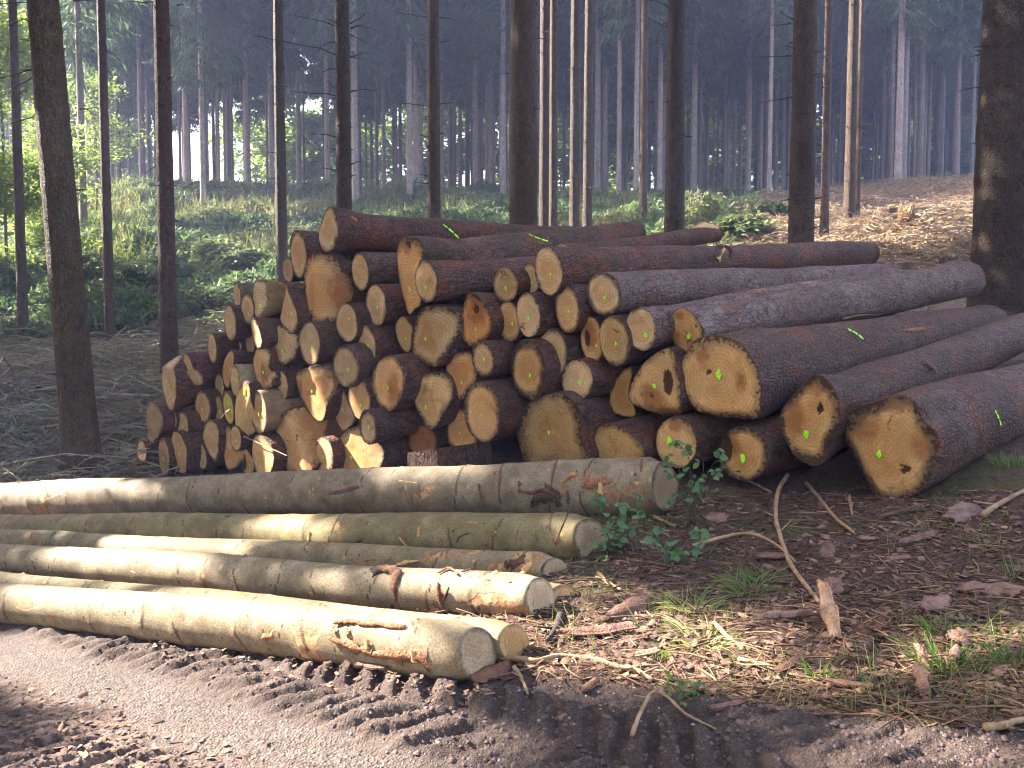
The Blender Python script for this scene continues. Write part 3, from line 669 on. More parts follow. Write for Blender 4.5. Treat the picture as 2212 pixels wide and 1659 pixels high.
pl('spade-shaped end between the great grey butt and its neighbour', 3, [(580,1010),(632,1060),(667,1130),(652,1200),(640,1320),(580,1312),(528,1200),(508,1100),(540,1040)], (600,1205), .15, tint=(.8,.74,.6))
pl('great grey dirty end with pale folded ridge', 3, [(790,920),(850,940),(942,1000),(957,1100),(922,1230),(892,1380),(850,1452),(780,1417),(730,1422),(658,1350),(643,1240),(668,1100),(690,1000),(740,950)], (765,1210), -.1, facets=[(.9,-.3,.2,.8)], tint=(.72,.68,.6), rim=1.1)
pl('squared end with a large dark brown stain', 3, [(1100,810),(1200,840),(1302,1000),(1322,1080),(1292,1180),(1170,1300),(1115,1260),(1078,1220),(1053,1130),(1068,990),(1090,890)], (1180,1125), 0, tint=(.95,.68,.42), stain=[(1190,960,.22,.8)], hole=[(1180,960,.06,1)], rim=1.1)
pl('oval end with a brown crescent, left of its overlapping twin', 3, ('e',1360,1552,893,1234), (1485,1082), .1, tint=(1,.88,.7))
pl('overlapping oval end with a long vertical crease', 3, ('e',1516,1718,826,1197), (1618,1035), -.1)
pl('oval end with a ragged black fringe around it', 3, ('e',1836,2045,750,1162), (1952,980), -.05, tint=(1.05,.98,.85), rim=1.12)
pl('oval end of the silver-grey log directly under the long top log', 5, ('e',170,453,376,738), (316,588), -.1, far=(1900,603,12.2), L=5.6, bark='greybark', btint=(1.05, .92, .90), rings=True, key='silver', rfar=.19)
pl('faceted end like a cut gem in the third row', 4, [(770,460),(850,490),(912,650),(892,850),(852,920),(790,952),(740,860),(678,730),(653,630),(690,540)], (768,752), -.05, facets=[(.8,-.5,.25,.9)], tint=(.98,.9,.7))
pl('rounded end with straw splinters sticking up from its top', 4, [(980,330),(1060,292),(1150,302),(1187,420),(1192,530),(1112,600),(1080,717),(1010,660),(948,560),(930,430),(943,380)], (1065,545), .05, tint=ORG)
pl('small end on a dark rimmed log with a bark visor', 4, ('e',1148,1335,203,503), (1248,352), -.15, tint=(.8,.78,.72), rim=1.12)
pl('large oval end framed by a thick dark rim', 4, ('e',1473,1768,188,692), (1630,488), -.1, tint=(.85,.78,.62), tilt=(0,0), stain=[(1600,240,.12,1.5),(1500,600,.1,1),(1740,500,.1,.6)], rim=1.22)
pl('plain oval end right of the thick rimmed one', 4, ('e',1703,1938,97,497), (1810,320), .05)
pl('rounded end with a short yellow dash above the mossy butt', 4, ('e',1892,2154,353,697,.0), (2045,545,14), -.05)
pl('large oval end with a curved crack low in the middle', 4, ('e',1083,1388,538,1047), (1228,820), -.2, tint=(1,.9,.74))
pl('orange end half hidden behind the tree stump', 4, [(1000,780),(1080,762),(1150,800),(1200,950),(1180,1090),(960,1090),(943,920)], (1048,965), .15, tint=ORG)
pl('dark rotten orange end left behind the tree stump', 4, [(640,930),(740,888),(830,940),(872,1030),(830,1120),(620,1120),(612,1000)], None, .35, tint=(.6,.36,.2))
pl('huge mossy square-shouldered butt behind the front log', 4, [(1640,700),(1750,650),(1900,638),(2010,700),(2062,800),(2057,900),(2082,1050),(2122,1150),(2142,1260),(1900,1300),(1580,1260),(1573,1150),(1518,1000),(1538,870),(1570,770)], (1790,960,14), -.1, tint=(.66,.6,.44), rough=.05, rim=1.1)
# right
pl('greenish-grey oval end beside the hollowed one', 5, ('e',270,530,733,1160), (408,970,14), -.1, tint=(.72,.7,.56))
pl('oval end gouged by a ragged dark hollow', 5, ('e',116,302,743,1142), (245,990), .05, hole=[(165,930,.05,.5)], tint=(.98,.84,.6), stain=[(190,900,.15,.6)])
pl('neat oval end of the grey log above the rotten wedge', 5, ('e',493,743,666,1032), (655,900,18), -.15, far=(1800,630,10.6), L=5, bark='greybark', btint=(1.05, .92, .90), rings=True, tilt=(0,0))
pl('dark-arched end of the big silver log', 5, [(890,690),(980,668),(1062,730),(1132,830),(1160,900),(1120,990),(1040,1060),(980,1080),(940,1070),(888,960),(853,820),(858,730)], (1012,910,18), .05, far=(2084,606,12.1), L=5.9, rfar=.235, bark='greybark', btint=(1.05, .92, .90), rings=True, tint=(.92,.8,.55), key='silver2', stain=[(930,740,.09,1.4),(900,950,.1,.6)])
pl('sail-shaped end with a black rotten pocket', 5, [(860,990),(892,1040),(922,1180),(947,1380),(962,1510),(880,1592),(740,1582),(600,1522),(518,1440),(508,1370),(558,1250),(640,1120),(760,1030)], (728,1318,16), -.05, hole=[(835,1290,.07,.45)], facets=[(0,1,.62,1.2)], tint=(.95,.86,.66), stain=[(700,1420,.22,1.2),(800,1560,.25,1.5)], rim=1.08)
pl('end hidden behind the sail-shaped one', 5, [(470,1170),(562,1160),(522,1300),(512,1400),(592,1582),(520,1582),(400,1552),(343,1530),(358,1380)], None, .25, tint=(.9,.72,.45))
pl('huge flat-bottomed butt with crescent stain and thick green dot', 5, [(1060,930),(1180,903),(1330,915),(1452,960),(1552,1120),(1612,1230),(1623,1440),(1602,1622),(1400,1612),(1110,1570),(1028,1470),(988,1380),(948,1200),(938,1110),(1000,1030)], (1262,1228,30), -.15, far=(2122,705,11.6), L=5.6, rfar=.30, facets=[(0,1,.72,1.6)], tint=(1,.88,.66), hole=[(1175,1205,.035,1)], key='huge', rough=.02, stain=[(1140,1070,.12,1),(1445,1290,.09,.5)], rim=1.05)
pl('low egg-shaped end with a jagged crack behind the front log', 6, [(220,870),(258,770),(370,748),(482,790),(582,870),(652,960),(642,1100),(560,1180),(300,1180),(218,1080),(203,960)], (408,1075,12), -.1, tint=(.76,.68,.48), L=3.5)
pl('round end on the ground with bramble leaves hanging over it', 6, ('e',738,1083,693,1122,.03), (855,890,26), -.15, tint=(1,.9,.72), L=4, stain=[(900,760,.12,1.5)])
pl('round dark-topped end in the gap below the huge butt', 6, ('e',1253,1683,773,1222,.04), (1462,1040,28), -.15, tint=(.85,.72,.5), L=4, hole=[(1300,940,.11,.6)], stain=[(1330,900,.2,.8)], rim=1.12)
pl('big oval end with one dark gash, second from the right', 8, [(480,60),(562,80),(652,180),(690,300),(692,420),(640,550),(577,640),(572,790),(480,837),(380,800),(298,720),(208,560),(183,430),(198,350),(290,250),(380,150)], (405,555,28), -.3, far=(2212,717,10.75), L=6.5, rfar=.19, hole=[(520,350,.04,.7)], tint=(.95,.82,.58), key='second', stain=[(300,420,.16,.6),(520,130,.2,1.2)], rim=1.13)
pl('angular five-sided butt at the right end of the pile', 8, [(630,510),(730,392),(830,322),(980,280),(1100,238),(1200,238),(1302,260),(1342,350),(1345,430),(1492,530),(1512,700),(1452,930),(1380,1022),(1200,1102),(1050,1152),(1000,1132),(850,950),(740,740),(650,600)], (1012,728,24), -.3, far=(2212,850,8.7), L=5.5, rfar=.27, hole=[(1225,855,.05,1)], facets=[(-.86,.42,.52,.8)], tint=(.92,.82,.64), key='last', blend=.9, stain=[(900,480,.2,.9),(1400,620,.18,.7),(1120,290,.25,2)], rim=1.12)
pl('log lying behind the long top log with a pale splintered far end', 0, ('e',1196,1234,526,582), None, 0, Y0=10.7, far=(1530,508,13.4), L=3.75, taper=.1, btint=(1.0,.9,.85), key='splint')
li = LOGS['splint']; P_ = []
for u, v, y_, hw in [(1395,526,12.5,.02),(1440,519,12.8,.04),(1490,507,13.05,.07),(1520,494,13.25,.10),(1545,494,13.45,.05)]:
    c_ = (at(u, v, y_) - li['P0']) @ li['R']; P_ += [c_ + [0, hw, 0], c_ + [0, -hw, 0], c_ + [.05, -hw * .6, .01], c_ + [.05, hw, .01]]
q_ = [(4*k+a_, 4*k+(a_+1) % 4, 4*k+4+(a_+1) % 4, 4*k+4+a_) for k in range(4) for a_ in range(4)]
o_ = mk('torn_wood', P_, [q_ + [(0, 3, 2, 1), (16, 17, 18, 19)]], M['fresh'], li['root'], False); o_.color = (1.5, 1.4, 1.2, 1)
spray('top', [(957,486),(975,500),(990,514)]); spray('split', [(1142,508),(1162,516),(1182,522)]); spray('huge', [(1830,714),(1846,722),(1862,734)], .016)
spray('last', [(2145,888),(2152,902),(2158,918)], .014)

# long logs lying along the road
GF = 'long thin logs lying along the road'
ROADAX = np.array([-.866, .5, -.085])
def fl(label, crop, shape, far, Y0, L, **k): return make_log('spruce_log', label, GF, crop, shape, None, 0, L=L, Y0=Y0, far=far, bark='smooth', wood='fresh', knots=True, rough=.02, blend=.15, **k)
fl('farthest of the roadside logs, ending beside the bramble', 'a', [(1870,95),(1955,120),(2012,200),(2047,300),(2042,400),(1982,492),(1900,502),(1838,430),(1808,330),(1813,230),(1840,150)], (0,1079,11.5), 7.2, 11.5, rfar=.215, btint=(.9,.86,.84), tint=(.62,.6,.58), key='f1')
fl('mossy green roadside log with a tooth-shaped notch in its end', 'a', [(1200,600),(1280,563),(1370,590),(1432,680),(1457,770),(1422,860),(1372,950),(1300,962),(1228,890),(1168,760),(1173,660)], (0,1143,10.2), 6.35, 11, rfar=.16, btint=(.82,.80,.56), tint=(.8,.78,.74), key='f2')
fl('low roadside log with a split pale end and silvery resin', 'a', [(870,1000),(940,905),(1020,892),(1100,940),(1165,1030),(1160,1120),(1060,1180),(930,1140)], (0,1172,9.6), 5.85, 10, rfar=.15, btint=(.95,.93,.78), tint=(.8,.77,.72), key='f3')
fl('roadside log with hanging bark strips on its middle', 'a', ('e',766,1010,1056,1418,.05), (0,1207,7.6), 5.0, 9, rfar=.125, btint=(1.05,1.02,.95), key='f4')
fl('short rotten roadside log with a hollow crumbling end', 'a', [(960,1200),(1020,1130),(1100,1110),(1182,1180),(1160,1280),(1110,1370),(1040,1428),(950,1400)], (560,1255,7.0), 5.25, 4, rfar=.10, tint=(1.05,.85,.6), facets=[(.5,.5,-.2,-.5)], btint=(.9,.75,.6), key='f5')
fl('roadside log with a round tan end behind the nearest one', 'b', ('e',1376,1625,468,782,.04), (0,1262,6.9), 4.3, 8.5, rfar=.105, btint=(.97,.94,.76), tint=(.85,.7,.48), key='f6')
fl('nearest roadside log with a sawdust ridge on its pale end', 'b', ('e',1040,1368,490,932,.06), (0,1297,6.05), 4.12, 8, rfar=.125, btint=(1.03,.98,.9), tint=(.85,.83,.82), key='f7')

# torn strips, flaps and scraped patches of bark, each a part of its log
def ribbon(key, pts, widths, mat='slab', lift=.004, name='bark_strip', col=(1, 1, 1), jag=.35, seed=0):
    info = LOGS[key]; P = []; gg = np.random.default_rng(seed + int(pts[0][0]))
    lifts = lift if isinstance(lift, (list, tuple)) else [lift] * len(pts)
    for (u, v), lf in zip(pts, lifts):
        p, r = log_surf(info, u, v); rr_ = math.hypot(p[0], p[1]); P.append(np.array([p[0] / rr_ * (r * 1.015 + lf), p[1] / rr_ * (r * 1.015 + lf), p[2]]))
    n = len(P) * 5; S = spline(P, n); W_ = np.interp(np.linspace(0, 1, n), np.linspace(0, 1, len(widths)), widths); V = []
    for i_, p in enumerate(S):
        T_ = S[min(i_ + 1, n - 1)] - S[max(i_ - 1, 0)]; nn = unit(np.array([p[0], p[1], 0])); s_ = unit(np.cross(T_, nn)); a, c_ = W_[i_] * (1 + gg.normal(0, jag)), W_[i_] * (1 + gg.normal(0, jag))
        V += [p - s_ * a - nn * a * .25, p + nn * .003, p + s_ * c_ - nn * c_ * .25]
    V = np.array(V); N_ = len(V); nn = np.c_[V[:, :2], np.zeros(N_)]; V2 = V - unit(nn) * .006
    q = []
    for i_ in range(n - 1):
        for k_ in range(2): q.append((3*i_+k_, 3*i_+k_+1, 3*i_+k_+4, 3*i_+k_+3)); q.append((N_+3*i_+k_, N_+3*i_+3+k_, N_+3*i_+4+k_, N_+3*i_+1+k_))
        q.append((3*i_, 3*i_+3, N_+3*i_+3, N_+3*i_)); q.append((3*i_+2, N_+3*i_+2, N_+3*i_+5, 3*i_+5))
    bk = [c for c in info['root'].children if c.name.startswith('bark')][0]
    o = mk(name, V, [q], M[mat], bk, attrs={'tint': np.clip(gg.normal(.2, .2, N_), 0, 1)}) if False else mk(name, np.vstack([V, V2]), [q], M[mat], bk, attrs={'tint': np.tile(np.clip(gg.normal(.2, .2, N_), 0, 1), 2)}); o.color = (*col, 1)
m_ = lambda x, y: (504 + .2604 * x, 1008 + .2604 * y)
a_ = lambda x, y: (936 + .2604 * x, 972 + .2604 * y)
for key, conv, pts, wd, mat, lf, col in [
    ('f4', m_, [(1200,840),(1340,870),(1345,1000),(1390,1180),(1400,1225)], [.03,.035,.03,.022,.008], 'slab', [.012,.02,.022,.03,.035], (1.0,.72,.6)),
    ('f4', m_, [(1330,1120),(1335,1250)], [.01,.004], 'slab', .03, (.9,.6,.5)), ('f4', m_, [(1630,1020),(1660,1130),(1720,1170)], [.012,.012,.004], 'slab', .008, (.8,.55,.45)),
    ('f4', m_, [(1730,980),(1720,1080),(1750,1180)], [.006,.03,.006], 'slab', [.04,.015,.01], (.7,.5,.42)), ('f4', m_, [(1820,1010),(1740,1130)], [.005,.012], 'slab', [.04,.01], (.8,.55,.45)),
    ('f4', m_, [(1170,840),(1200,870),(1290,820)], [.03,.035,.012], 'slab', .01, (.45,.4,.4)), ('f4', m_, [(1700,890),(1790,850),(1870,900)], [.006,.014,.008], 'slab', .01, (1.1,.8,.6)), ('f4', m_, [(2110,940),(2180,870)], [.014,.02], 'fresh', .003, (1.1,1,.9)), ('f4', m_, [(1900,880),(1990,850)], [.006,.006], 'slab', .008, (.8,.6,.5)),
    ('f4', m_, [(2290,960),(2400,870)], [.012,.016], 'fresh', .003, (1.1,1,.9)),
    ('f1', a_, [(715,260),(725,340),(830,350),(900,330),(1010,360)], [.01,.018,.02,.016,.01], 'slab', .01, (.8,.5,.42)), ('f1', a_, [(820,470),(880,400),(960,370),(1010,380),(1040,470)], [.02,.06,.07,.05,.02], 'slab', .006, (.42,.34,.32)),
    ('f1', a_, [(380,280),(400,380),(440,470)], [.012,.02,.012], 'slab', .008, (.7,.45,.36)), ('f1', a_, [(1115,340),(1120,440)], [.012,.02], 'slab', .008, (.7,.45,.36)),
    ('f1', a_, [(520,180),(525,300)], [.02,.014], 'slab', .003, (1.6,1.0,.75)), ('f1', a_, [(1060,265),(1180,185)], [.025,.03], 'slab', .003, (2.0,1.25,.8)), ('f1', a_, [(1230,300),(1360,270),(1490,255)], [.03,.055,.01], 'slab', .003, (1.7,1.05,.75)), ('f1', a_, [(1385,270),(1390,380)], [.03,.028], 'fresh', .007, (1.2,1.0,.75)),
    ('f1', m_, [(900,170),(1010,150)], [.04,.05], 'slab', .003, (1.5,.95,.75)), ('f1', m_, [(1380,120),(1560,140)], [.03,.05], 'fresh', .003, (1.2,1.1,1.0)), ('f1', m_, [(1480,230),(1490,300)], [.012,.01], 'slab', .006, (.9,.55,.4)), ('f1', m_, [(1770,260),(1840,330)], [.012,.008], 'slab', .006, (.9,.55,.4)),
    ('f2', a_, [(860,690),(960,720),(1050,730)], [.01,.045,.05], 'slab', .003, (1.8,1.1,.75)), ('f2', a_, [(1060,700),(1150,715)], [.05,.04], 'fresh', .006, (1.2,1.05,.85)), ('f2', a_, [(200,600),(380,610),(490,665)], [.012,.016,.01], 'slab', .003, (2.0,1.25,.9)), ('f2', a_, [(730,620),(700,700),(690,790)], [.012,.016,.016], 'slab', .004, (1.1,.7,.65)),
    ('f2', a_, [(200,770),(220,720),(300,690)], [.006,.01,.006], 'slab', .01, (.7,.55,.5)), ('f2', a_, [(585,700),(580,790)], [.014,.012], 'slab', .004, (1.3,.9,.7)), ('f2', m_, [(1540,500),(1530,580)], [.016,.016], 'fresh', .003, (1.0,.75,.5)), ('f2', m_, [(1730,590),(1770,660)], [.014,.02], 'slab', .003, (1.9,1.15,.8)), ('f2', m_, [(1380,590),(1440,660)], [.008,.012], 'fresh', .008, (1.0,.75,.5)),
    ('f2', m_, [(1020,640),(1100,590)], [.05,.045], 'slab', .004, (.35,.25,.22)), ('f2', m_, [(630,540),(625,630)], [.016,.012], 'fresh', .004, (1.0,.8,.55)),
    ('f3', m_, [(1020,790),(1190,770)], [.02,.025], 'slab', .003, (1.8,1.1,.8)), ('f3', m_, [(1280,760),(1400,690)], [.018,.012], 'slab', .004, (2.0,1.3,.9)), ('f3', a_, [(600,950),(690,940),(760,880)], [.03,.04,.02], 'slab', .015, (.7,.42,.36)), ('f3', a_, [(740,1010),(830,960),(910,930)], [.04,.045,.03], 'fresh', .006, (1.25,1.15,1.0)), ('f3', m_, [(1330,830),(1450,800),(1560,790)], [.006,.016,.008], 'fresh', .02, (1.1,.95,.7)),
    ('f7', m_, [(780,1420),(960,1480),(1150,1545)], [.01,.025,.02], 'slab', .003, (1.5,.95,.7)), ('f7', m_, [(1150,1560),(1400,1570),(1610,1590)], [.02,.045,.06], 'slab', .003, (1.35,.85,.65)), ('f7', m_, [(1490,1530),(1500,1620)], [.022,.02], 'fresh', .007, (1.2,1.0,.8)), ('f7', m_, [(1110,1440),(1115,1510)], [.014,.014], 'fresh', .006, (1.0,.8,.6)), ('f7', m_, [(930,1350),(940,1400)], [.016,.014], 'fresh', .006, (1.4,1.3,1.1)), ('f7', m_, [(825,1330),(825,1360)], [.011,.011], 'fresh', .006, (1.3,1.1,.8)),
    ('f7', m_, [(240,1420),(330,1400)], [.02,.02], 'slab', .003, (2.0,1.3,.9)), ('f7', m_, [(840,1295),(1000,1290),(1200,1310),(1430,1330)], [.012,.016,.018,.014], 'slab', .006, (1.4,.85,.6)),
    ('long', lambda x, y: (1224 + .2604 * x, 489.6 + .2604 * y), [(1230,260),(1250,180),(1310,155),(1365,200),(1360,260)], [.02,.03,.03,.03,.015], 'slab', .008, (.4,.3,.28)), ('long', lambda x, y: (1224 + .2604 * x, 489.6 + .2604 * y), [(1260,280),(1310,180)], [.06,.02], 'fresh', .003, (.95,.75,.5)),
    ('huge', lambda x, y: (1635.84 + .2604 * x, 561.6 + .2604 * y), [(1180,590),(1500,560),(1640,545)], [.02,.05,.02], 'slab', .003, (1.3,.75,.55)), ('huge', lambda x, y: (1635.84 + .2604 * x, 561.6 + .2604 * y), [(700,490),(860,475),(1000,470)], [.02,.04,.02], 'slab', [.01,.03,.01], (.8,.5,.5)),
    ('top', lambda x, y: (720 + .2604 * x, 417.6 + .2604 * y), [(90,140),(150,190),(200,230)], [.03,.04,.015], 'slab', .003, (1.7,.8,.6)), ('top', lambda x, y: (720 + .2604 * x, 417.6 + .2604 * y), [(640,200),(740,240)], [.05,.04], 'slab', .003, (1.5,.8,.7)),
    ('second', lambda x, y: (1635.84 + .2604 * x, 561.6 + .2604 * y), [(1350,850),(1420,885),(1480,930)], [.01,.03,.02], 'slab', [.03,.03,.01], (.9,.5,.5))]:
    ribbon(key, [conv(*p) for p in pts], [w_ * .8 for w_ in wd], mat, lf, 'bark_strip' if mat == 'slab' else 'bare_patch', (col[0] * 1.15, col[1] * 1.2, col[2] * 1.1))
# ---------------------------------------------------------------- sun and the places its rays must reach through the canopy
SUN_EL, SUN_AZ = math.radians(36), math.atan2(-.925, .38)      # azimuth measured from +Y towards +X
SD = np.array([math.sin(SUN_AZ) * math.cos(SUN_EL), math.cos(SUN_AZ) * math.cos(SUN_EL), math.sin(SUN_EL)])
SPOT = []
def spot(u, v, r, Y=None):
    SPOT.append((at(u, v, Y) if Y else hit(u, v), r))
for u, v, Y, r in [(30,1058,11.3,.42),(100,1058,10.9,.38),(170,1058,10.6,.26),(215,1056,10.4,.14),(300,1050,9.9,.07),(880,1045,8.5,.12),(940,1040,8.3,.06),(1030,1035,8.1,.14),(60,1125,9.6,.22),(130,1130,9.2,.2),(640,1143,7.6,.2),(585,1143,7.8,.16),
                   (240,1160,8.2,.24),(340,1168,7.9,.2),(440,1178,7.6,.2),(500,1182,7.4,.1),(150,1197,6.9,.2),(230,1203,6.7,.22),(310,1210,6.5,.2),(370,1216,6.3,.14),(940,1262,5.2,.10),(1010,1266,5.15,.12),(1080,1274,5.05,.10),(1130,1282,5.0,.06),
                   (240,1318,5.55,.16),(310,1328,5.35,.2),(400,1342,5.15,.2),(490,1354,4.95,.2),(570,1364,4.8,.18),(640,1373,4.72,.12),(720,1381,4.6,.06),(800,1345,4.65,.06),(880,1343,4.6,.05),(1190,1190,5.6,.08),
                   (562,965,10.75,.2),(572,1005,10.75,.2),(615,975,10.7,.14),(640,1010,10.6,.18),(540,735,11.0,.2),(522,860,10.95,.16),(520,900,10.95,.16),(270,1000,12.4,.14),(1235,1165,6.2,.07)]:
    spot(u, v, r, Y)
for u, v, r in [(20,1400,.16),(90,1425,.14),(160,1450,.14),(230,1480,.14),(60,1470,.07),(330,1525,.15),(420,1565,.16),(520,1590,.17),(620,1612,.17),(720,1635,.16),(810,1652,.12),(200,1590,.10),(110,1650,.16),(300,1640,.12),(460,1652,.12),
                (380,1425,.07),(490,1455,.08),(600,1490,.09),(700,1520,.10),(800,1550,.07),(560,1535,.09),(880,1590,.05),
                (1250,1428,.10),(1320,1418,.11),(1390,1400,.13),(1460,1392,.11),(1530,1400,.08),(1430,1440,.08),(1310,1270,.06),(1520,1345,.05),(1950,1645,.08),(2060,1655,.07),(1370,1355,.04)]:
    spot(u, v, r)
for u, v, Y, r in [(480,470,34,1.3),(430,430,38,1.5),(560,480,34,.9),(330,520,33,.8),(300,440,40,1.2),(1900,520,20,.4),(1960,530,19.5,.5),(2040,540,19,.5),(2070,500,20,.5),(1990,500,21,.3),(1850,440,28,.5),(2010,450,28,.6),(40,300,28,2.0),(60,180,28,2.0),(20,420,29,1.6),
                   (620,480,24,1.0),(640,620,17,.5)]:
    spot(u, v, r, Y)
RIM = []
for u, Y, r in [(345,17,.35),(600,23.5,.3),(1186,23.5,.3),(1230,24,.22),(1258,25,.22),(1768,22,.3),(1822,23.5,.3),(235,24,.2),(1925,38,.4),(411,43,.4),(447,41,.4),(888,42,.4),(772,41,.4),(1655,39,.4),(541,45,.4)]:
    for v in range(20, 520, 60): RIM.append((at(u, v, Y), r))
SP = np.array([p for p, r in SPOT + RIM]); SR = np.array([r for p, r in SPOT + RIM])
def blocked(C):
    """which crown elements stand in the way of the sun on a sunlit place"""
    bad = np.zeros(len(C), bool)
    for p, r in zip(SP, SR):
        d = C - p; s_ = d @ SD; q = np.linalg.norm(d - s_[:, None] * SD, axis=1); bad |= (s_ > .6) & (q < r + .22)
    return bad

# ---------------------------------------------------------------- spruces
def spruce_crown(h0, h1, Rm, whorls, per, twigs, tw=.05, tl=.32, seed=0, loc=None):
    g = np.random.default_rng(seed); Cs, As, Ws, ws, ts = [], [], [], [], []
    for z in np.linspace(h0, h1 - .4, whorls):
        f = (z - h0) / (h1 - h0); L0 = Rm * (min(1, .45 + 2.2 * f) if f < .25 else 1) * (1 - f) ** .75 + .25
        for b in range(per):
            a = g.uniform(0, 2 * PI); L_ = L0 * g.uniform(.65, 1.15); n = max(4, int(twigs * L_ / Rm))
            tt = g.uniform(.12, 1, n) ** .8
            dr = .35 * (1 - f) + .05
            rr_ = L_ * tt; zz = z + g.uniform(-.3, .3) - dr * L_ * (tt ** 1.3) + .22 * L_ * tt ** 4
            ca, sa = math.cos(a), math.sin(a)
            side = g.uniform(-1, 1, n); off = side * .28 * L_ * (1.05 - tt)
            C = np.stack([ca * rr_ - sa * off, sa * rr_ + ca * off, zz - .05 * np.abs(side)], 1)
            A = np.stack([ca * .5 - sa * side * .8, sa * .5 + ca * side * .8, -g.uniform(.3, 1.5, n)], 1)
            A = unit(A + g.normal(0, .25, (n, 3))) * (tl * g.uniform(.6, 1.4, n))[:, None]
            W = unit(np.cross(A, g.normal(0, 1, (n, 3))))
            Cs.append(C); As.append(A); Ws.append(W); ws.append(tw * g.uniform(.7, 1.5, n)); ts.append(np.clip(g.normal(.25, .3, n), 0, 1))
            # the limb
            q = np.linspace(0, .95, 4); lim = np.stack([ca * L_ * q, sa * L_ * q, z - dr * L_ * q ** 1.3], 1)
            Cs.append(lim[:-1]); As.append(np.diff(lim, axis=0)); Ws.append(np.tile([0, 0, 1.0], (3, 1))); ws.append(np.full(3, .05)); ts.append(np.full(3, .9))
    C = np.concatenate(Cs); A = np.concatenate(As); W = np.concatenate(Ws); w = np.concatenate(ws); t_ = np.concatenate(ts)
    if loc is not None:
        keep = ~(blocked(C + A * .5 + np.asarray(loc))); C, A, W, w, t_ = C[keep], A[keep], W[keep], w[keep], t_[keep]
    V, Q = cards(C, A, W, w, w * .35); return V, Q, np.repeat(t_, 4)
def trunk_mesh(h, r0, na=28, fine=9.0, dz=.07, flare=.45, seed=0, stubs=True, lean=(0, 0), rough=.05):
    g = np.random.default_rng(seed); th = np.arange(na) * 2 * PI / na
    zs = np.concatenate([np.arange(-.4, fine, dz), np.linspace(fine, h, 14)[0:]])
    whorl = np.cumsum(g.uniform(.38, .7, 60)); rings = []
    for z in zs:
        r = r0 * (1 - .72 * max(z, 0) / h) + r0 * flare * math.exp(-max(z + .05, 0) / .32)
        k = 1 + rough * (fbm(np.cos(th) * 2 + z * 1.3 + seed, np.sin(th) * 2 + z * .7, seed % 50, 3) - .5) * 2 + .5 * rough * (fbm(np.cos(th) * 7 + z * 6, np.sin(th) * 7 + z * 4, 5, 2) - .5)
        k = k + flare * .45 * math.exp(-max(z, 0) / .25) * (vn(np.cos(th) * 2.2 + seed, np.sin(th) * 2.2, 5) - .5)
        d = np.min(np.abs(whorl - z)); k = k * (1 + .022 * math.exp(-(d / .06) ** 2))
        rings.append(np.stack([r * k * np.cos(th) + lean[0] * z, r * k * np.sin(th) + lean[1] * z, np.full(na, z)], 1))
    n = len(rings); V = np.concatenate(rings); i = np.arange(n - 1)[:, None] * na; j = np.arange(na)[None]; kk = (j + 1) % na
    Q = np.stack([i + j, i + kk, i + na + kk, i + na + j], -1).reshape(-1, 4)
    mb = MB(); mb.add(V, Q, a=0)
    if stubs:
        for z in whorl[whorl < fine]:
            for _ in range(int(g.integers(2, 5))):
                a = g.uniform(0, 2 * PI); r = r0 * (1 - .72 * z / h); l = g.choice([.03, .05, .08, .16]) * g.uniform(.7, 1.4)
                p = np.array([math.cos(a) * r * .9 + lean[0] * z, math.sin(a) * r * .9 + lean[1] * z, z]); e = p + np.array([math.cos(a), math.sin(a), g.uniform(-.2, .25)]) * (l + r * .1)
                mb.add(*tube(spline([p, e], 3), [.013 + .03 * r0, .010, .006], 5), a=1)
    return mb
QC = {'p': (0, 0), 'q': (547.2, 0), 'r': (1080, 0), 's': (1635.84, 0), 'j': (0, 396)}
GT = 'large spruces standing around the log pile'
def fg_tree(u, w, Y, label, cols=(1, 1, 1), branches=(), h=26, vb=700, lean=0.0, crown=True, seed=1, flare=.45, cseg=(11, 26, 2.6), group=None):
    p = at(u, vb, Y); x, y = p[0], p[1]; z = gz(x, y); r0 = w * Y / F_PX / 2 * 1.03
    root = tag(empty('spruce_tree', (x, y, z)), label, 'tree', group)
    t_ = trunk_mesh(h, r0, seed=seed, lean=(lean, 0), flare=flare, fine=10.5 if Y < 22 else 13, dz=.06 if Y < 18 else .1).build('trunk', M['trunk'], root); t_.color = (*cols, 1)
    if crown:
        V, Q, a = spruce_crown(*cseg, 26, 6, 18, .16, .55, seed, (x + lean * 14, y, z)); V = V + np.array([lean * 14, 0, 0])
        mk('crown', V, [Q], M['needle'], root, False, attrs={'tint': a})
    for b in branches:
        c = QC[b[0]]; P = []
        n = len(b) - 1
        for k_, (bx, by) in enumerate(b[1:]):
            q = at(c[0] + bx * .2604, c[1] + by * .2604, Y - (.05 + .25 * (k_ / max(n - 1, 1)) * ((seed * 7 + int(by)) % 5 - 2) / 2)); P.append(q - np.array([x, y, z]))
        d0 = unit(P[0] - P[1]); P = [P[0] + d0 * r0 * .5] + P; m = max(6, n * 5)
        S = spline(P, m); S += np.random.default_rng(int(bx * 3 + by)).normal(0, .006, S.shape)
        mk('dead_branch', *[f for f in (lambda t3: (t3[0], [t3[1], t3[2]]))(tube(S, np.linspace(.013, .005, m) * (1 + .3 * (Y > 15)), 5))], M['deadbranch'], root)
    return root
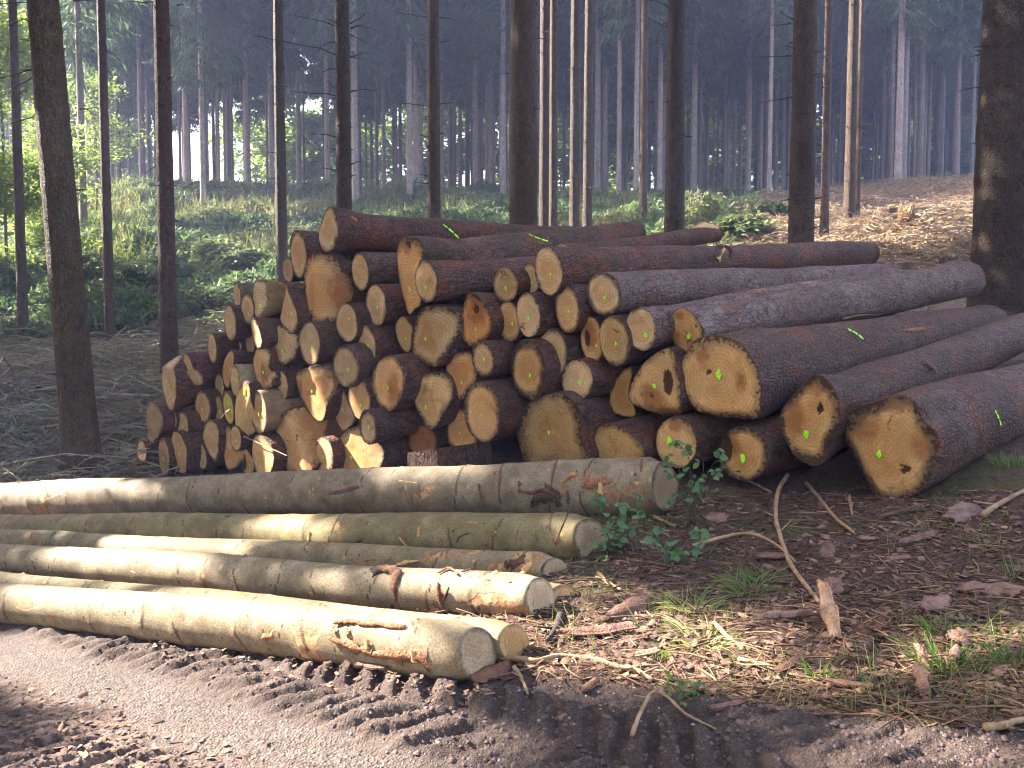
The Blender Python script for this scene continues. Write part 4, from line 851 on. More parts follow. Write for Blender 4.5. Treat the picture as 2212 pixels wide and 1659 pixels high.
T1 = [('p',(430,400),(330,350),(170,325)),('p',(420,465),(300,530),(220,560)),('p',(430,535),(230,590),(0,650)),('p',(430,565),(290,630),(60,780)),('p',(450,900),(250,970),(0,1050)),('p',(410,65),(310,115),(70,210)),
      ('p',(410,120),(215,155)),('p',(405,5),(0,30)),('p',(450,835),(372,840),(375,1000),(372,1100)),('p',(480,1335),(370,1340)),('p',(650,5),(800,8)),('p',(700,905),(750,905)),('j',(495,395),(340,480),(150,530)),('j',(505,740),(340,742)),('j',(490,240),(385,255))]
T6 = [('q',(700,215),(560,175),(300,125)),('q',(700,460),(560,405),(350,365),(0,298)),('q',(710,745),(600,670)),('q',(695,795),(620,780),(300,755)),('q',(695,1140),(600,1115),(490,1112)),('q',(690,1410),(580,1395)),('q',(830,180),(960,98)),
      ('q',(835,225),(900,212),(1020,250)),('q',(835,300),(940,360)),('q',(835,465),(900,440),(980,438)),('q',(835,475),(930,500)),('q',(835,755),(900,745),(1030,755)),('q',(830,1355),(890,1330)),('q',(700,345),(640,350),(540,400)),('q',(690,575),(640,572),(570,600))]
T7 = [('q',(1475,115),(1370,75)),('q',(1470,145),(1300,120),(1165,100)),('q',(1585,150),(1670,158)),('q',(1490,335),(1335,262)),('q',(1475,345),(1390,325)),('q',(1470,380),(1400,378)),('q',(1580,345),(1645,325)),('q',(1465,605),(1390,570)),
      ('q',(1450,880),(1330,865),(1230,855)),('q',(1460,850),(1415,820)),('q',(1570,860),(1655,848)),('q',(1475,1110),(1435,1078)),('q',(1560,1105),(1610,1100)),('q',(1430,1130),(1385,1125)),('q',(1430,1520),(1340,1517))]
t1 = fg_tree(181, 74, 12.4, 'leaning mossy spruce with dark bark scars left of the pile', (.78, .69, .46), T1, lean=-.055, vb=1040, seed=3)
fg_tree(51, 21, 24, 'slim grey spruce rising from dark brash at the picture\'s left edge', (1.0, .95, .95), [('p',(150,210),(80,215))], vb=735, seed=4, cseg=(12, 24, 2.0))
fg_tree(239, 22, 24, 'slim spruce with yellowing sprig between two thicker trunks at the left', (.95, .85, .85), [('p',(880,430),(820,425)),('p',(885,970),(750,960))], vb=780, seed=5, cseg=(12, 25, 2.2))
fg_tree(366, 38, 17, 'straight reddish spruce with a sunlit left edge behind the pile\'s left end', (.78, .6, .56), [('p',(1350,240),(1240,225)),('p',(1370,545),(1285,535)),('p',(1310,20),(1140,15),(1050,10)),('p',(1480,40),(1520,42)),('p',(1350,1385),(1290,1380),(1210,1430))], vb=790, seed=6)
fg_tree(611, 25, 23.5, 'tan spruce with bright lit edge just left of the topmost log', (0.78, 0.76, 0.70), [('q',(210,500),(175,478)),('q',(215,740),(170,710)),('q',(205,100),(130,80))], seed=7, cseg=(12, 25, 2.2))
fg_tree(746, 35, 17.5, 'dark spruce with many dead side branches above the topmost log', (.58, .52, .48), T6, seed=8)
fg_tree(939, 30, 21, 'olive-brown spruce with short dead twigs behind the pile\'s middle', (.74, .66, .52), T7, seed=9, cseg=(12, 26, 2.3))
fg_tree(1130, 66, 17.2, 'thick dark spruce in the middle behind the log pile', (.64, .57, .39), [], seed=10)
fg_tree(1176, 24, 24.5, 'grey-brown spruce hugging the thick central trunk', (0.73, 0.67, 0.64), [], seed=11, cseg=(13, 25, 2.0))
fg_tree(1194, 18, 23.5, 'narrow spruce with a brilliant white sunlit edge', (0.83, 0.81, 0.77), [('r',(460,150),(570,110))], seed=12, cseg=(13, 25, 1.8))
fg_tree(1240, 22, 24, 'knotty tan spruce, third right of the thick central trunk', (0.78, 0.73, 0.70), [], seed=13, cseg=(13, 25, 2.0))
fg_tree(1267, 20, 25.5, 'gently bowed tan spruce, fourth right of the thick central trunk', (0.78, 0.73, 0.68), [], lean=.004, seed=14, cseg=(13, 25, 2.0))
fg_tree(1387, 17, 28, 'thin straw-coloured spruce left of a dark trunk behind the long top log', (0.88, 0.81, 0.70), [], seed=15, cseg=(13, 25, 2.0))
fg_tree(1454, 44, 18, 'dark bluish spruce behind the pale splintered log', (.56, .52, .50), [('r',(1375,45),(1300,10),(1220,0)),('r',(1355,210),(1225,150))], seed=16)
fg_tree(1727, 55, 16, 'stout rough-barked spruce behind the long top log\'s right half', (.58, .51, .41), [('s',(290,155),(185,95)),('s',(240,200),(125,215)),('s',(240,465),(0,475)),('s',(330,410),(230,375)),('s',(245,815),(0,855)),('s',(450,440),(525,420))], seed=17)
fg_tree(1776, 17, 22, 'slender pinkish trunk lit bright along its left side', (0.94, 0.84, 0.85), [('s',(545,475),(610,420)),('s',(555,725),(600,715))], seed=18, cseg=(13, 25, 2.0))
fg_tree(1829, 23, 23.5, 'ringed tan trunk with a sunlit foot right of the slender pinkish one', (0.83, 0.76, 0.68), [], seed=19, cseg=(13, 25, 2.0))
fg_tree(1846, 11, 25, 'thin trunk with short curled side stubs behind the ringed tan one', (0.88, 0.81, 0.70), [('s',(800,70),(830,60)),('s',(800,330),(840,270)),('s',(800,590),(840,540)),('s',(800,690),(835,640)),('s',(815,1020),(880,990))], seed=20, cseg=(13, 24, 1.6))
fg_tree(2170, 138, 12.9, 'massive scaly spruce trunk at the right behind the silver logs', (.40, .345, .25), [('s',(1790,728),(1670,755))], vb=690, seed=21, flare=.25, cseg=(11, 28, 3.0))

# trees beyond the left edge whose crowns shade the road
GS = 'spruces beyond the left side of the road'
SHADE = []
for iy in range(11):
    for ix in range(11):
        x = -7.2 - 3.5 * ix + random.uniform(-.7, .7) + (iy % 2) * 1.7; y = -4 + 3.3 * iy + random.uniform(-.7, .7)
        if (y < 17.5 or x < -15) and x < -.60 * y - 2.4 and (x > -32 or y > 8): SHADE.append((x, y))
SHADE += [(-12.6, 12.2), (-17.5, 14), (-21.5, 15.2), (-15, 12.0), (-25.5, 17)]  # extra unseen trees added to close gaps where sun leaked onto the pile
for i_, (x, y) in enumerate(SHADE):
    best = None
    for _ in range(80):
        qx, qy = x + random.uniform(-1.3, 1.3) * (best is not None), y + random.uniform(-1.3, 1.3) * (best is not None)
        hd = SD[:2] / np.linalg.norm(SD[:2]); dd = np.array([qx, qy]) - SP[:, :2]; along = dd @ hd; lat = np.abs(dd[:, 0] * hd[1] - dd[:, 1] * hd[0])
        c_ = ((along > 0) & (along < 36) & (lat < SR + .3))[:len(SPOT)].sum()
        if best is None or c_ < best[0]: best = (c_, qx, qy)
    x, y = best[1:]
    z = gz(x, y); root = tag(empty('spruce_tree', (x, y, z)), 'tall spruce with a dense crown beyond the left end of the roadside logs', 'tree', GS)
    trunk_mesh(27, .2, na=14, dz=.25, seed=40 + i_, stubs=False).build('trunk', M['trunk'], root)
    V, Q, a = spruce_crown(7 + (i_ * 7 % 4), 25 + (i_ % 3), 2.7, 22, 6, 17, .20, .6, 60 + i_, (x, y, z))
    mk('crown', V, [Q], M['needle'], root, False, attrs={'tint': a})

# the wood behind: five spruces, copied one by one
GB = 'bare-stemmed spruces crowding the slope behind the pile'
LB = 'slender bare-stemmed spruce far back in the crowded wood behind the pile'
protos = []
for i_ in range(5):
    root = tag(empty('spruce_tree', (0, 0, 0)), LB, 'tree', GB)
    mb = trunk_mesh(26, .16, na=12, dz=.5, fine=12, seed=90 + i_, stubs=False, flare=.3)
    g = np.random.default_rng(300 + i_)
    for z in np.arange(3.0, 11.5, .22):
        a = g.uniform(0, 2 * PI); l = g.uniform(.15, 1.3) * (.4 + z / 14); d = np.array([math.cos(a), math.sin(a), g.uniform(-.35, .1)])
        P = np.array([[0, 0, z], d * l * .6 + [0, 0, z + .05], d * l + [0, 0, z - .12 * l]]); mb.add(*tube(spline(P, 4), [.014, .011, .008, .005], 3), a=1)
    mb.build('trunk', M['farbark'], root)
    V, Q, a = spruce_crown([6.4, 7.4, 8.6, 9.6, 10.4][i_], 25 + i_ * .6, 2.7, 36, 7, 44, .085, .46, 120 + i_); mk('crown', V, [Q], M['needle'], root, False, attrs={'tint': a}); protos.append(root)
used = [False] * 5
def bg(u, Y, w=None, col=None, k=None):
    k = (random.choice([0, 0, 1, 2]) if Y < 52 else random.choice([2, 3, 4]) if Y < 64 else random.choice([3, 4, 4])) if k is None else k
    x = (u - CU) / F_PX * Y / .999; z = gz(x, Y) - .1; sc = (w * Y / F_PX / 2 / .15) if w else random.uniform(.5, .95)
    hs = random.uniform(.88, 1.12)
    if not used[k]:
        r = protos[k]; used[k] = True; r.location = (x, Y, z); r.rotation_euler = (0, 0, random.uniform(0, 6)); r.scale = (sc, sc, hs)
    else: r = dup(protos[k], (x, Y, z), random.uniform(0, 6.28), (sc, sc, hs))
    for ch in r.children:
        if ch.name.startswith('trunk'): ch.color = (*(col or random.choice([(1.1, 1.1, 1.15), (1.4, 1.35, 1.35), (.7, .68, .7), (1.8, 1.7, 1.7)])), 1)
        else: ch.scale = (min(1.3, 1 / sc), min(1.3, 1 / sc), 1)
    return r
PALE_ = (2.0, 1.95, 2.0)  # sunlit far trunks: the light on them is put into the bark colour
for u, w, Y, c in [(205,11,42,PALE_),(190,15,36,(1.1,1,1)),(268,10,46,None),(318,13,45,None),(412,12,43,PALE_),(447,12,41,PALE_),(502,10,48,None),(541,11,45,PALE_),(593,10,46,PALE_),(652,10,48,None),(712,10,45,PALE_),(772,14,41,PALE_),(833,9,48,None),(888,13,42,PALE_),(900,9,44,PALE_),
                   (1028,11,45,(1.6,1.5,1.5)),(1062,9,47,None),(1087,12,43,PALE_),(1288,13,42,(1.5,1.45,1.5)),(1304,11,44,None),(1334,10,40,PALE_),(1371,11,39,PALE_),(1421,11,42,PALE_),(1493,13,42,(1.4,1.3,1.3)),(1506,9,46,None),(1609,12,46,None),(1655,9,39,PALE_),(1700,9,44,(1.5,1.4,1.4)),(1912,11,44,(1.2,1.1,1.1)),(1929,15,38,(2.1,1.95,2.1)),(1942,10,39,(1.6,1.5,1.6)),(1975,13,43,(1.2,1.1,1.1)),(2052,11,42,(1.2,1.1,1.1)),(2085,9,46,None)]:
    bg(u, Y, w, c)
for i_ in range(250):
    Y = 46 + 33 * random.random() ** .85
    bg(random.uniform(-120, 2330), Y)

# beeches behind and at the left
def leafy(n, R, z0, z1, ls, seed, trunk_r=.07):
    g = np.random.default_rng(seed); mb = MB()
    Cs = []
    for _ in range(26):
        a = g.uniform(0, 2 * PI); rr_ = R * math.sqrt(g.uniform(.05, 1)); z = g.uniform(z0, z1); rr_ *= math.sin(PI * min(max((z - z0) / (z1 - z0) * .8 + .15, 0), 1)) ** .6
        e = np.array([math.cos(a) * rr_, math.sin(a) * rr_, z]); s_ = np.array([0, 0, max(.6, z - rr_ * .7)])
        mb.add(*tube(spline([s_, (s_ + e) / 2 + [0, 0, .15], e], 5), np.linspace(trunk_r * .45, .008, 5), 4), a=0)
        m = n // 26; f = g.uniform(.3, 1.15, m)[:, None]
        c = s_ + (e - s_) * f + g.normal(0, 1, (m, 3)) * np.array([.42, .42, .13]) * R * .42; Cs.append(c)
    C = np.concatenate(Cs); n = len(C)
    A = g.normal(0, 1, (n, 3)) * [1, 1, .4]; A = unit(A) * (ls * g.uniform(.6, 1.4, n))[:, None]; W = unit(np.cross(A, g.normal(0, .35, (n, 3)) + [0, 0, 1]))
    V, Q = cards(C, A, W, ls * .7, ls * .5)
    tr = MB(); H = z1 * .92; P = np.stack([np.sin(np.linspace(0, 2, 10)) * .12, np.cos(np.linspace(0, 3, 10)) * .1, np.linspace(-.2, H, 10)], 1); tr.add(*tube(P, np.linspace(trunk_r, .012, 10), 8), a=0)
    tr.V += mb.V; o = tr.n
    for q in mb.Q: tr.Q.append(q + o)
    for t3 in mb.T: tr.T.append(t3 + o)
    tr.A += mb.A
    return tr, (V, Q, np.repeat(np.clip(g.normal(.35, .3, n), 0, 1), 4))
GL = 'yellow-green beeches glowing behind the spruce trunks'
bp = []
for i_ in range(3):
    root = tag(empty('beech_tree', (0, 0, 0)), 'sunlit yellow-green beech glimpsed between the far spruce trunks', 'tree', GL)
    tr, (V, Q, a) = leafy(7500, 4.6, 2.5, 16, .36, 500 + i_, .12); tr.build('trunk', M['farbark'], root); mk('crown', V, [Q], M['leaf'], root, False, attrs={'tint': a}); bp.append(root)
for i_, (u, Y) in enumerate([(20,84),(150,88),(300,83),(560,84),(690,86),(820,90),(900,84),(1120,92),(1210,86),(1330,90),(1420,85),(1540,90),(1640,86),(1750,92),(1860,86),(1970,90),(2060,85),(2170,89),(620,97),(250,97),(760,99),(1480,99),(1900,99),(1280,100),(80,80),(220,81),(640,80),(750,81),(960,82),(1080,81),(1160,80),(1250,82),(1470,81),(1590,80),(1700,81),(1800,80),(1920,81),(2020,80),(2120,81)]):
    x = (u - CU) / F_PX * Y; z = gz(x, Y); s_ = random.uniform(.75, 1.15)
    if i_ < 3: r = bp[i_]; r.location = (x, Y, z); r.scale = (s_,) * 3
    else: r = dup(bp[i_ % 3], (x, Y, z), random.uniform(0, 6), (s_,) * 3)
for u, Y, R, z0, z1, n, lab in [(15, 29, 2.8, 1.0, 9.5, 24000, 'pale green leafy beech filling the picture\'s upper left corner'), (118, 33, 1.9, .3, 5.0, 9000, 'low leafy sapling behind the leaning mossy spruce'), (215, 39, 1.8, 1.2, 6, 3000, 'airy sapling with sparse leaves near the slim trunk with a yellowing sprig')]:
    x = (u - CU) / F_PX * Y; z = gz(x, Y); root = tag(empty('beech_tree', (x, Y, z)), lab, 'tree')
    tr, (V, Q, a) = leafy(n, R, z0, z1, .11, int(700 + u), .06); tr.build('trunk', M['farbark'], root); mk('crown', V, [Q], M['leaf'], root, False, attrs={'tint': a})

# young trees and shrubs on the slope
def young_spruce(u, Y, h, R, lab, seed):
    x = (u - CU) / F_PX * Y; z = gz(x, Y); root = tag(empty('young_spruce', (x, Y, z)), lab, 'tree')
    V, Q, a = spruce_crown(.12, h, R, 16, 7, 26, .03, .16, seed); mk('crown', V, [Q], M['weed'], root, False, attrs={'tint': np.clip(a + .3, 0, 1)})
    trunk_mesh(h * .95, .03, na=8, dz=.2, fine=h * .6, seed=seed, stubs=False).build('trunk', M['farbark'], root)
young_spruce(1503, 25, 1.5, .75, 'pale young spruce beside the dark bluish spruce trunk', 801)
young_spruce(690, 31, 1.2, .6, 'small young spruce among weeds left of the many-twigged dark spruce', 802)
def shrub(u, Y, R, h, lab, seed, ls=.13, n=2600):
    x = (u - CU) / F_PX * Y; z = gz(x, Y); root = tag(empty('shrub', (x, Y, z - .05)), lab, 'shrub'); tr, (V, Q, a) = leafy(n, R, .12, h, ls, seed, .015); tr.build('stem', M['farbark'], root); mk('foliage', V, [Q], M['weed'], root, False, attrs={'tint': a})
for k_, (u, Y, R, h, lab) in enumerate([(1600, 24, .9, .5, 'dense low green shrub left of the stout rough-barked spruce'), (1660, 27, .6, .4, 'small green shrub tight against the stout rough-barked spruce'), (470, 33, 1.2, 1.0, 'bright shrub catching the sun high on the green slope'), (545, 31, 1.0, .8, 'leafy shrub on the green slope left of the topmost log'),
        (300, 30, 1.1, .9, 'broad leafy shrub between the slim spruce with the sprig and the reddish spruce'), (430, 27, 1.0, .7, 'low spreading shrub on the middle of the green slope'), (520, 24.5, .9, .6, 'low dark shrub on the slope just above the pile\'s left shoulder'), (140, 31, 1.2, 1.0, 'rounded shrub behind the leaning mossy spruce'), (1010, 38, 1.0, .8, 'shrub on the crest between two olive and dark trunks')]): shrub(u, Y, R, h, lab, 820 + k_)

def trunk_scar(root, u, v, Y, r, hw, hh, col, name='bark_scar'):
    tr = [k for k in root.children if k.name.startswith('trunk')][0]; c = at(u, v, Y); ax = root.location.x - .055 * (c[2] - root.location.z); V = []; n = 16
    ring_ = [(0, 0)] + [(math.cos(a) * f, math.sin(a) * f) for f in (.5, 1) for a in np.arange(n) * 2 * PI / n]
    for k_, (a, b2) in enumerate(ring_):
        w = (.8 + .4 * random.random()) if k_ > n else 1; x = c[0] + a * hw * w * (1 - .45 * abs(b2) ** 2); z = c[2] + b2 * hh * w; dx = min(max((x - ax + .055 * (-(z - c[2]))) / r, -.96), .96); V.append((x - root.location.x, Y - r * math.sqrt(1 - dx * dx) - (.012 if k_ <= n else -.004) - root.location.y, z - root.location.z))
    f = [(0, 1 + j, 1 + (j + 1) % n) for j in range(n)]; q = [(1 + j, 1 + n + j, 1 + n + (j + 1) % n, 1 + (j + 1) % n) for j in range(n)]
    o = mk(name, V, [f, q], M['slab'], tr, attrs={'tint': np.zeros(len(V))}); o.color = (*col, 1)
for u, v, hw, hh, col in [(152, 628, .045, .24, (.5, .36, .3)), (180, 692, .045, .16, (.42, .32, .27)), (158, 805, .03, .22, (.5, .4, .32)), (147, 858, .022, .12, (1.6, .7, .5)), (152, 980, .03, .1, (.5, .4, .32)), (206, 955, .02, .12, (1.2, .6, .5))]: trunk_scar(t1, u, v, 12.4, .238, hw, hh, col)
SKYTINT, SUNCOL = (1.09, .99, .87), (1, .925, .82)
# ---------------------------------------------------------------- undergrowth, brash and litter (nobody could count these)
def stuff(name, V, Q, a, mat, label=None): 
    o = mk(name, V, [Q], mat, None, False, attrs={'tint': a}); tag(o, label, None, None, 'stuff'); return o
g = np.random.default_rng(11)
def scatter(n, u0, u1, Y0, Y1, pw=1.0):
    u = g.uniform(u0, u1, n); Y = Y0 + (Y1 - Y0) * g.uniform(0, 1, n) ** pw; x = (u - CU) / F_PX * Y; return x, Y
x, y = scatter(190000, -60, 1640, 19, 46.5, .8)
gr, dr = zone(x, y); keep = g.uniform(0, 1, len(x)) < gr * sst(.30, .55, fbm(x * .8, y * .8, 75, 3) + .12); x, y = x[keep], y[keep]
m = len(x); mound = .10 + 1.5 * np.maximum(0, fbm(x * .8, y * .8, 76, 4) - .40)
z = ground(x, y) + mound * g.uniform(.1, 1, m) ** .6
A = unit(g.normal(0, 1, (m, 3)) * [1, 1, .6] + [0, 0, .25]) * (g.uniform(.09, .28, m))[:, None]
W = unit(np.cross(A, g.normal(0, .6, (m, 3)) + [0, 0, 1]))
tint = np.clip(sst(.5, .75, fbm(x * .35, y * .35, 77, 3)) * .8 + g.normal(.1, .2, m), 0, 1)
V, Q = cards(np.stack([x, y, z], 1), A, W, g.uniform(.06, .14, m), g.uniform(.02, .07, m)); stuff('undergrowth', V, Q, np.repeat(tint, 4), M['weed'], 'green brambles and ferns covering the slope behind the pile')
# pale grass along the crest
x, y = scatter(16000, -60, 1500, 33, 47); keep = g.uniform(0, 1, len(x)) < sst(.4, .6, fbm(x * .5, y * .5, 78, 3)); x, y = x[keep], y[keep]; m = len(x)
A = unit(g.normal(0, .35, (m, 3)) + [0, 0, 1]) * g.uniform(.4, .95, m)[:, None]; W = unit(np.cross(A, g.normal(0, 1, (m, 3))))
V, Q = cards(np.stack([x, y, ground(x, y)], 1), A, W, .025, .008); stuff('tall_grass', V, Q, np.repeat(np.clip(g.normal(.6, .3, m), 0, 1), 4), M['grass'], 'pale tall grass along the crest of the slope')
# brash: bent twigs with wilted needles
def brash(n, u0, u1, Y0, Y1, name, nmat, label, nee=7, dens=None, hmax=.5, lmax=1.0, wdt=.026):
    x, y = scatter(n, u0, u1, Y0, Y1, .7)
    if dens is not None: keep = g.uniform(0, 1, n) < dens(x, y); x, y = x[keep], y[keep]
    m = len(x); a = g.uniform(0, 2 * PI, m); l = g.uniform(.3, 1.0, m) * lmax; lift = np.maximum(0, fbm(x * .9, y * .9, 80, 3) - .35) * 1.5 * hmax * g.uniform(.1, 1, m)
    C = []; A = []; W = []; wd = []; tn = []; NC = []; NA_ = []
    z0 = ground(x, y)
    p = np.stack([x, y, z0 + lift + .03], 1); d = np.stack([np.cos(a), np.sin(a), g.uniform(-.15, .55, m)], 1)
    cur = g.normal(0, .35, m)
    for k_ in range(3):
        st = d * (l / 3)[:, None]; C.append(p); A.append(st); W.append(unit(np.cross(st, g.normal(0, 1, (m, 3))))); wd.append(wdt * (1 - .25 * k_) * g.uniform(.5, 1.3, m)); tn.append(np.clip(g.normal(.3, .35, m), 0, 1))
        for _ in range(nee // 3):
            f = g.uniform(0, 1, m)[:, None]; NC.append(p + st * f); NA_.append(unit(d * .6 + g.normal(0, .7, (m, 3)) * [1, 1, .5] - [0, 0, .15]) * g.uniform(.06, .2, m)[:, None])
        p = p + st; ca, sa = np.cos(cur), np.sin(cur); d = np.stack([d[:, 0] * ca - d[:, 1] * sa, d[:, 0] * sa + d[:, 1] * ca, d[:, 2] - .28], 1)
    C, A, W, wd, tn = map(np.concatenate, (C, A, W, wd, tn)); V, Q = cards(C, A, W, wd, wd * .8); stuff(name + '_twigs', V, Q, np.repeat(tn, 4), M['twig'], label)
    if nee:
        NC = np.concatenate(NC); NA_ = np.concatenate(NA_); k_ = len(NC); W = unit(np.cross(NA_, g.normal(0, 1, (k_, 3)))); V, Q = cards(NC, NA_ * 1.25, W, g.uniform(.010, .030, k_), .006)
        stuff(name + '_needles', V, Q, np.repeat(np.clip(g.normal(.3, .3, k_), 0, 1), 4), nmat, label + ', its wilted needles')
nd_ = lambda x, y: (1 - zone(x, y)[0]) * sst(.25, .5, fbm(x * .5, y * .5, 81, 3) + .1)
brash(17000, -80, 560, 12.3, 26, 'brash', M['brashn'], 'tangled brash of dead spruce twigs left of the pile', 9, nd_, 1.1, 1.7)
brash(900, -80, 520, 12.6, 25, 'brash_boughs', M['brashn'], 'bare bent boughs lying in the brash', 0, nd_, 1.0, 3.2, .045)
brash(5000, -80, 300, 12.0, 17, 'brash_floor', M['brownn'], 'brown needle-strewn brash around the leaning spruce', 6, None, .15)
brash(11000, 1480, 2300, 15.5, 40, 'dry_brash', M['brownn'], 'brown dry brash covering the slope at the right', 9, None, .28)
brash(900, 1860, 2110, 17.5, 21.5, 'straw_brash', M['brownn'], 'straw-coloured brash between the long top log and the massive trunk', 12, None, .6)

# fine litter near the camera
def near(n, u0, u1, v0, v1):
    u = g.uniform(u0, u1, n); v = v0 + (v1 - v0) * g.uniform(0, 1, n); P = []
    x = (u - CU) / F_PX; zz = -(v - CV) / F_PX; d = np.stack([x, cp + zz * sp, zz * cp - sp], 1); d /= d[:, 1:2]
    Y = np.full(n, 5.0)
    for _ in range(14): Y = .5 * Y + .5 * np.clip((CAM_H - G0(d[:, 0] * Y, Y)) / -d[:, 2], 2, 14)
    return d[:, 0] * Y, Y
def litter_mask(x, y):
    s, t, tc, grav, mud, tread = road(x, y); return 1 - mud
x, y = near(24000, 880, 2300, 1030, 1640); k_ = g.uniform(0, 1, len(x)) < litter_mask(x, y) * sst(.22, .55, fbm(x * 1.6, y * 1.6, 90, 3) + .08); x, y = x[k_], y[k_]; m = len(x)
A = unit(g.normal(0, 1, (m, 3)) * [1, 1, .22]) * (.02 + .10 * g.uniform(0, 1, m) ** 1.6)[:, None]; W = unit(np.cross(A, g.normal(0, .5, (m, 3)) + [0, 0, 1]))
V, Q = cards(np.stack([x, y, ground(x, y) + g.uniform(0, .022, m)], 1), A, W, g.uniform(.0016, .0042, m)); stuff('needle_litter', V, Q, np.repeat(np.clip(g.normal(.25, .35, m), 0, 1), 4), M['straw'], 'dry straw and needle litter in front of the pile')
x, y = near(1300, 900, 2300, 1060, 1600); k_ = g.uniform(0, 1, len(x)) < litter_mask(x, y); x, y = x[k_], y[k_]; m = len(x); tm = MB()
zg = ground(x, y)
for i_ in range(m):
    a_ = g.uniform(0, 2 * PI); l_ = g.uniform(.06, .30); d_ = np.array([math.cos(a_), math.sin(a_), g.normal(0, .08)]) * l_; c_ = np.array([x[i_], y[i_], zg[i_] + .01])
    tm.add(*tube(spline([c_ - d_ / 2, c_ + [0, 0, g.uniform(0, .012)] + g.normal(0, .05, 3) * l_ * [1, 1, .3], c_ + d_ / 2], 5), g.uniform(.002, .0052), 4), a=float(np.clip(g.normal(.25, .3), 0, 1)))
tag(tm.build('twig_litter', M['straw']), 'thin broken twigs scattered through the litter', None, None, 'stuff')
def flakes(n, u0, u1, v0, v1, smin, smax, mask, seed):
    x, y = near(n, u0, u1, v0, v1); k_ = g.uniform(0, 1, len(x)) < mask(x, y); x, y = x[k_], y[k_]; m = len(x); S = g.uniform(smin, smax, m) ** 1.0
    c = np.stack([x, y, ground(x, y) + .006 + S * .12], 1); a = g.uniform(0, 2 * PI, m); e1 = np.stack([np.cos(a), np.sin(a), g.normal(0, .22, m)], 1); e2 = unit(np.cross(np.stack([g.normal(0, .25, m), g.normal(0, .25, m), np.ones(m)], 1), e1))
    vs = []
    asp = g.uniform(.3, .75, m)
    for k2 in range(6):
        an = k2 * PI / 3; rr_ = S * g.uniform(.65, 1.15, m); vs.append(c + e1 * (rr_ * math.cos(an))[:, None] + e2 * (rr_ * asp * math.sin(an))[:, None] + np.array([0, 0, 1]) * (np.abs(math.sin(an)) * -S * .15)[:, None] * 1)
    V = np.stack(vs, 1).reshape(-1, 3); b = np.arange(m)[:, None] * 6
    return V, np.concatenate([b + [0, 1, 2, 3], b + [0, 3, 4, 5]]), np.repeat(np.clip(g.normal(.15, .3, m), 0, 1), 6)
stuff('bark_litter', *flakes(8500, 950, 2300, 1060, 1640, .006, .040, lambda x, y: litter_mask(x, y) * .9, 1), M['chip'], 'small bark flakes strewn over the ground at the right')
stuff('wood_chips', *flakes(900, -60, 760, 1480, 1690, .006, .032, lambda x, y: sst(.0, -.3, road(x, y)[1] - road(x, y)[2]) * .9, 2), M['chip'], 'bark and wood chips on the near edge of the road')
stuff('log_crumbs', *flakes(1500, 300, 1080, 1330, 1520, .006, .026, lambda x, y: sst(.25, .05, np.abs(road(x, y)[1] - 3.35)), 3), M['chip'], 'crumbs of bark along the nearest log')
# clods of mud and stones
def clods(n, u0, u1, v0, v1, s0, s1, mask):
    x, y = near(n, u0, u1, v0, v1); k_ = g.uniform(0, 1, len(x)) < mask(x, y); x, y = x[k_], y[k_]; m = len(x); S = s0 + (s1 - s0) * g.uniform(0, 1, m) ** 2.5
    dirs = np.array([(1,0,0),(.5,.87,0),(-.5,.87,0),(-1,0,0),(-.5,-.87,0),(.5,-.87,0),(0,0,1),(.6,.35,.7),(-.6,.35,.7),(0,-.7,.7)]); 
    f = [(0,1,7),(1,2,7),(2,8,7),(2,3,8),(3,4,8),(4,9,8),(4,5,9),(5,0,9),(0,7,9),(7,6,9),(7,8,6),(8,9,6)]
    V = np.stack([x, y, ground(x, y)], 1)[:, None] + dirs[None] * S[:, None, None] * g.uniform(.6, 1.25, (m, len(dirs), 1)) * [1, 1, .8]
    F = (np.arange(m)[:, None, None] * len(dirs) + np.array(f)[None]).reshape(-1, 3); return V.reshape(-1, 3), F, m
V, F, m = clods(5200, -40, 2300, 1380, 1680, .003, .015, lambda x, y: road(x, y)[4] * (1 - road(x, y)[3]) * sst(.35, .6, fbm(x * 2, y * 2, 95, 3) + .05)); o = mk('mud_crumbs', V, [F], M['clod'], None, True, attrs={'tint': np.zeros(len(V))}); tag(o, 'crumbs of mud scattered over the tyre tracks', None, None, 'stuff')
V, F, m = clods(1500, -40, 1500, 1380, 1680, .003, .010, lambda x, y: np.maximum(road(x, y)[3], .15)); o = mk('gravel', V, [F], M['stone'], None, True, attrs={'tint': np.zeros(len(V))}); tag(o, 'fine pale gravel on the road', None, None, 'stuff')
# thin grass
x, y = near(1700, 1150, 2300, 1120, 1560); k_ = g.uniform(0, 1, len(x)) < litter_mask(x, y) * sst(.5, .66, fbm(x * 1.9, y * 1.9, 97, 3)); x, y = x[k_], y[k_]; m = len(x)
A = unit(g.normal(0, .7, (m, 3)) + [0, 0, .8]) * g.uniform(.06, .2, m)[:, None]; W = unit(np.cross(A, g.normal(0, 1, (m, 3))))
V, Q = cards(np.stack([x, y, ground(x, y)], 1), A, W, .005, .0015); stuff('sparse_grass', V, Q, np.repeat(np.clip(g.normal(.4, .35, m), 0, 1), 4), M['grass'], 'sparse thin grass in the litter at the right')

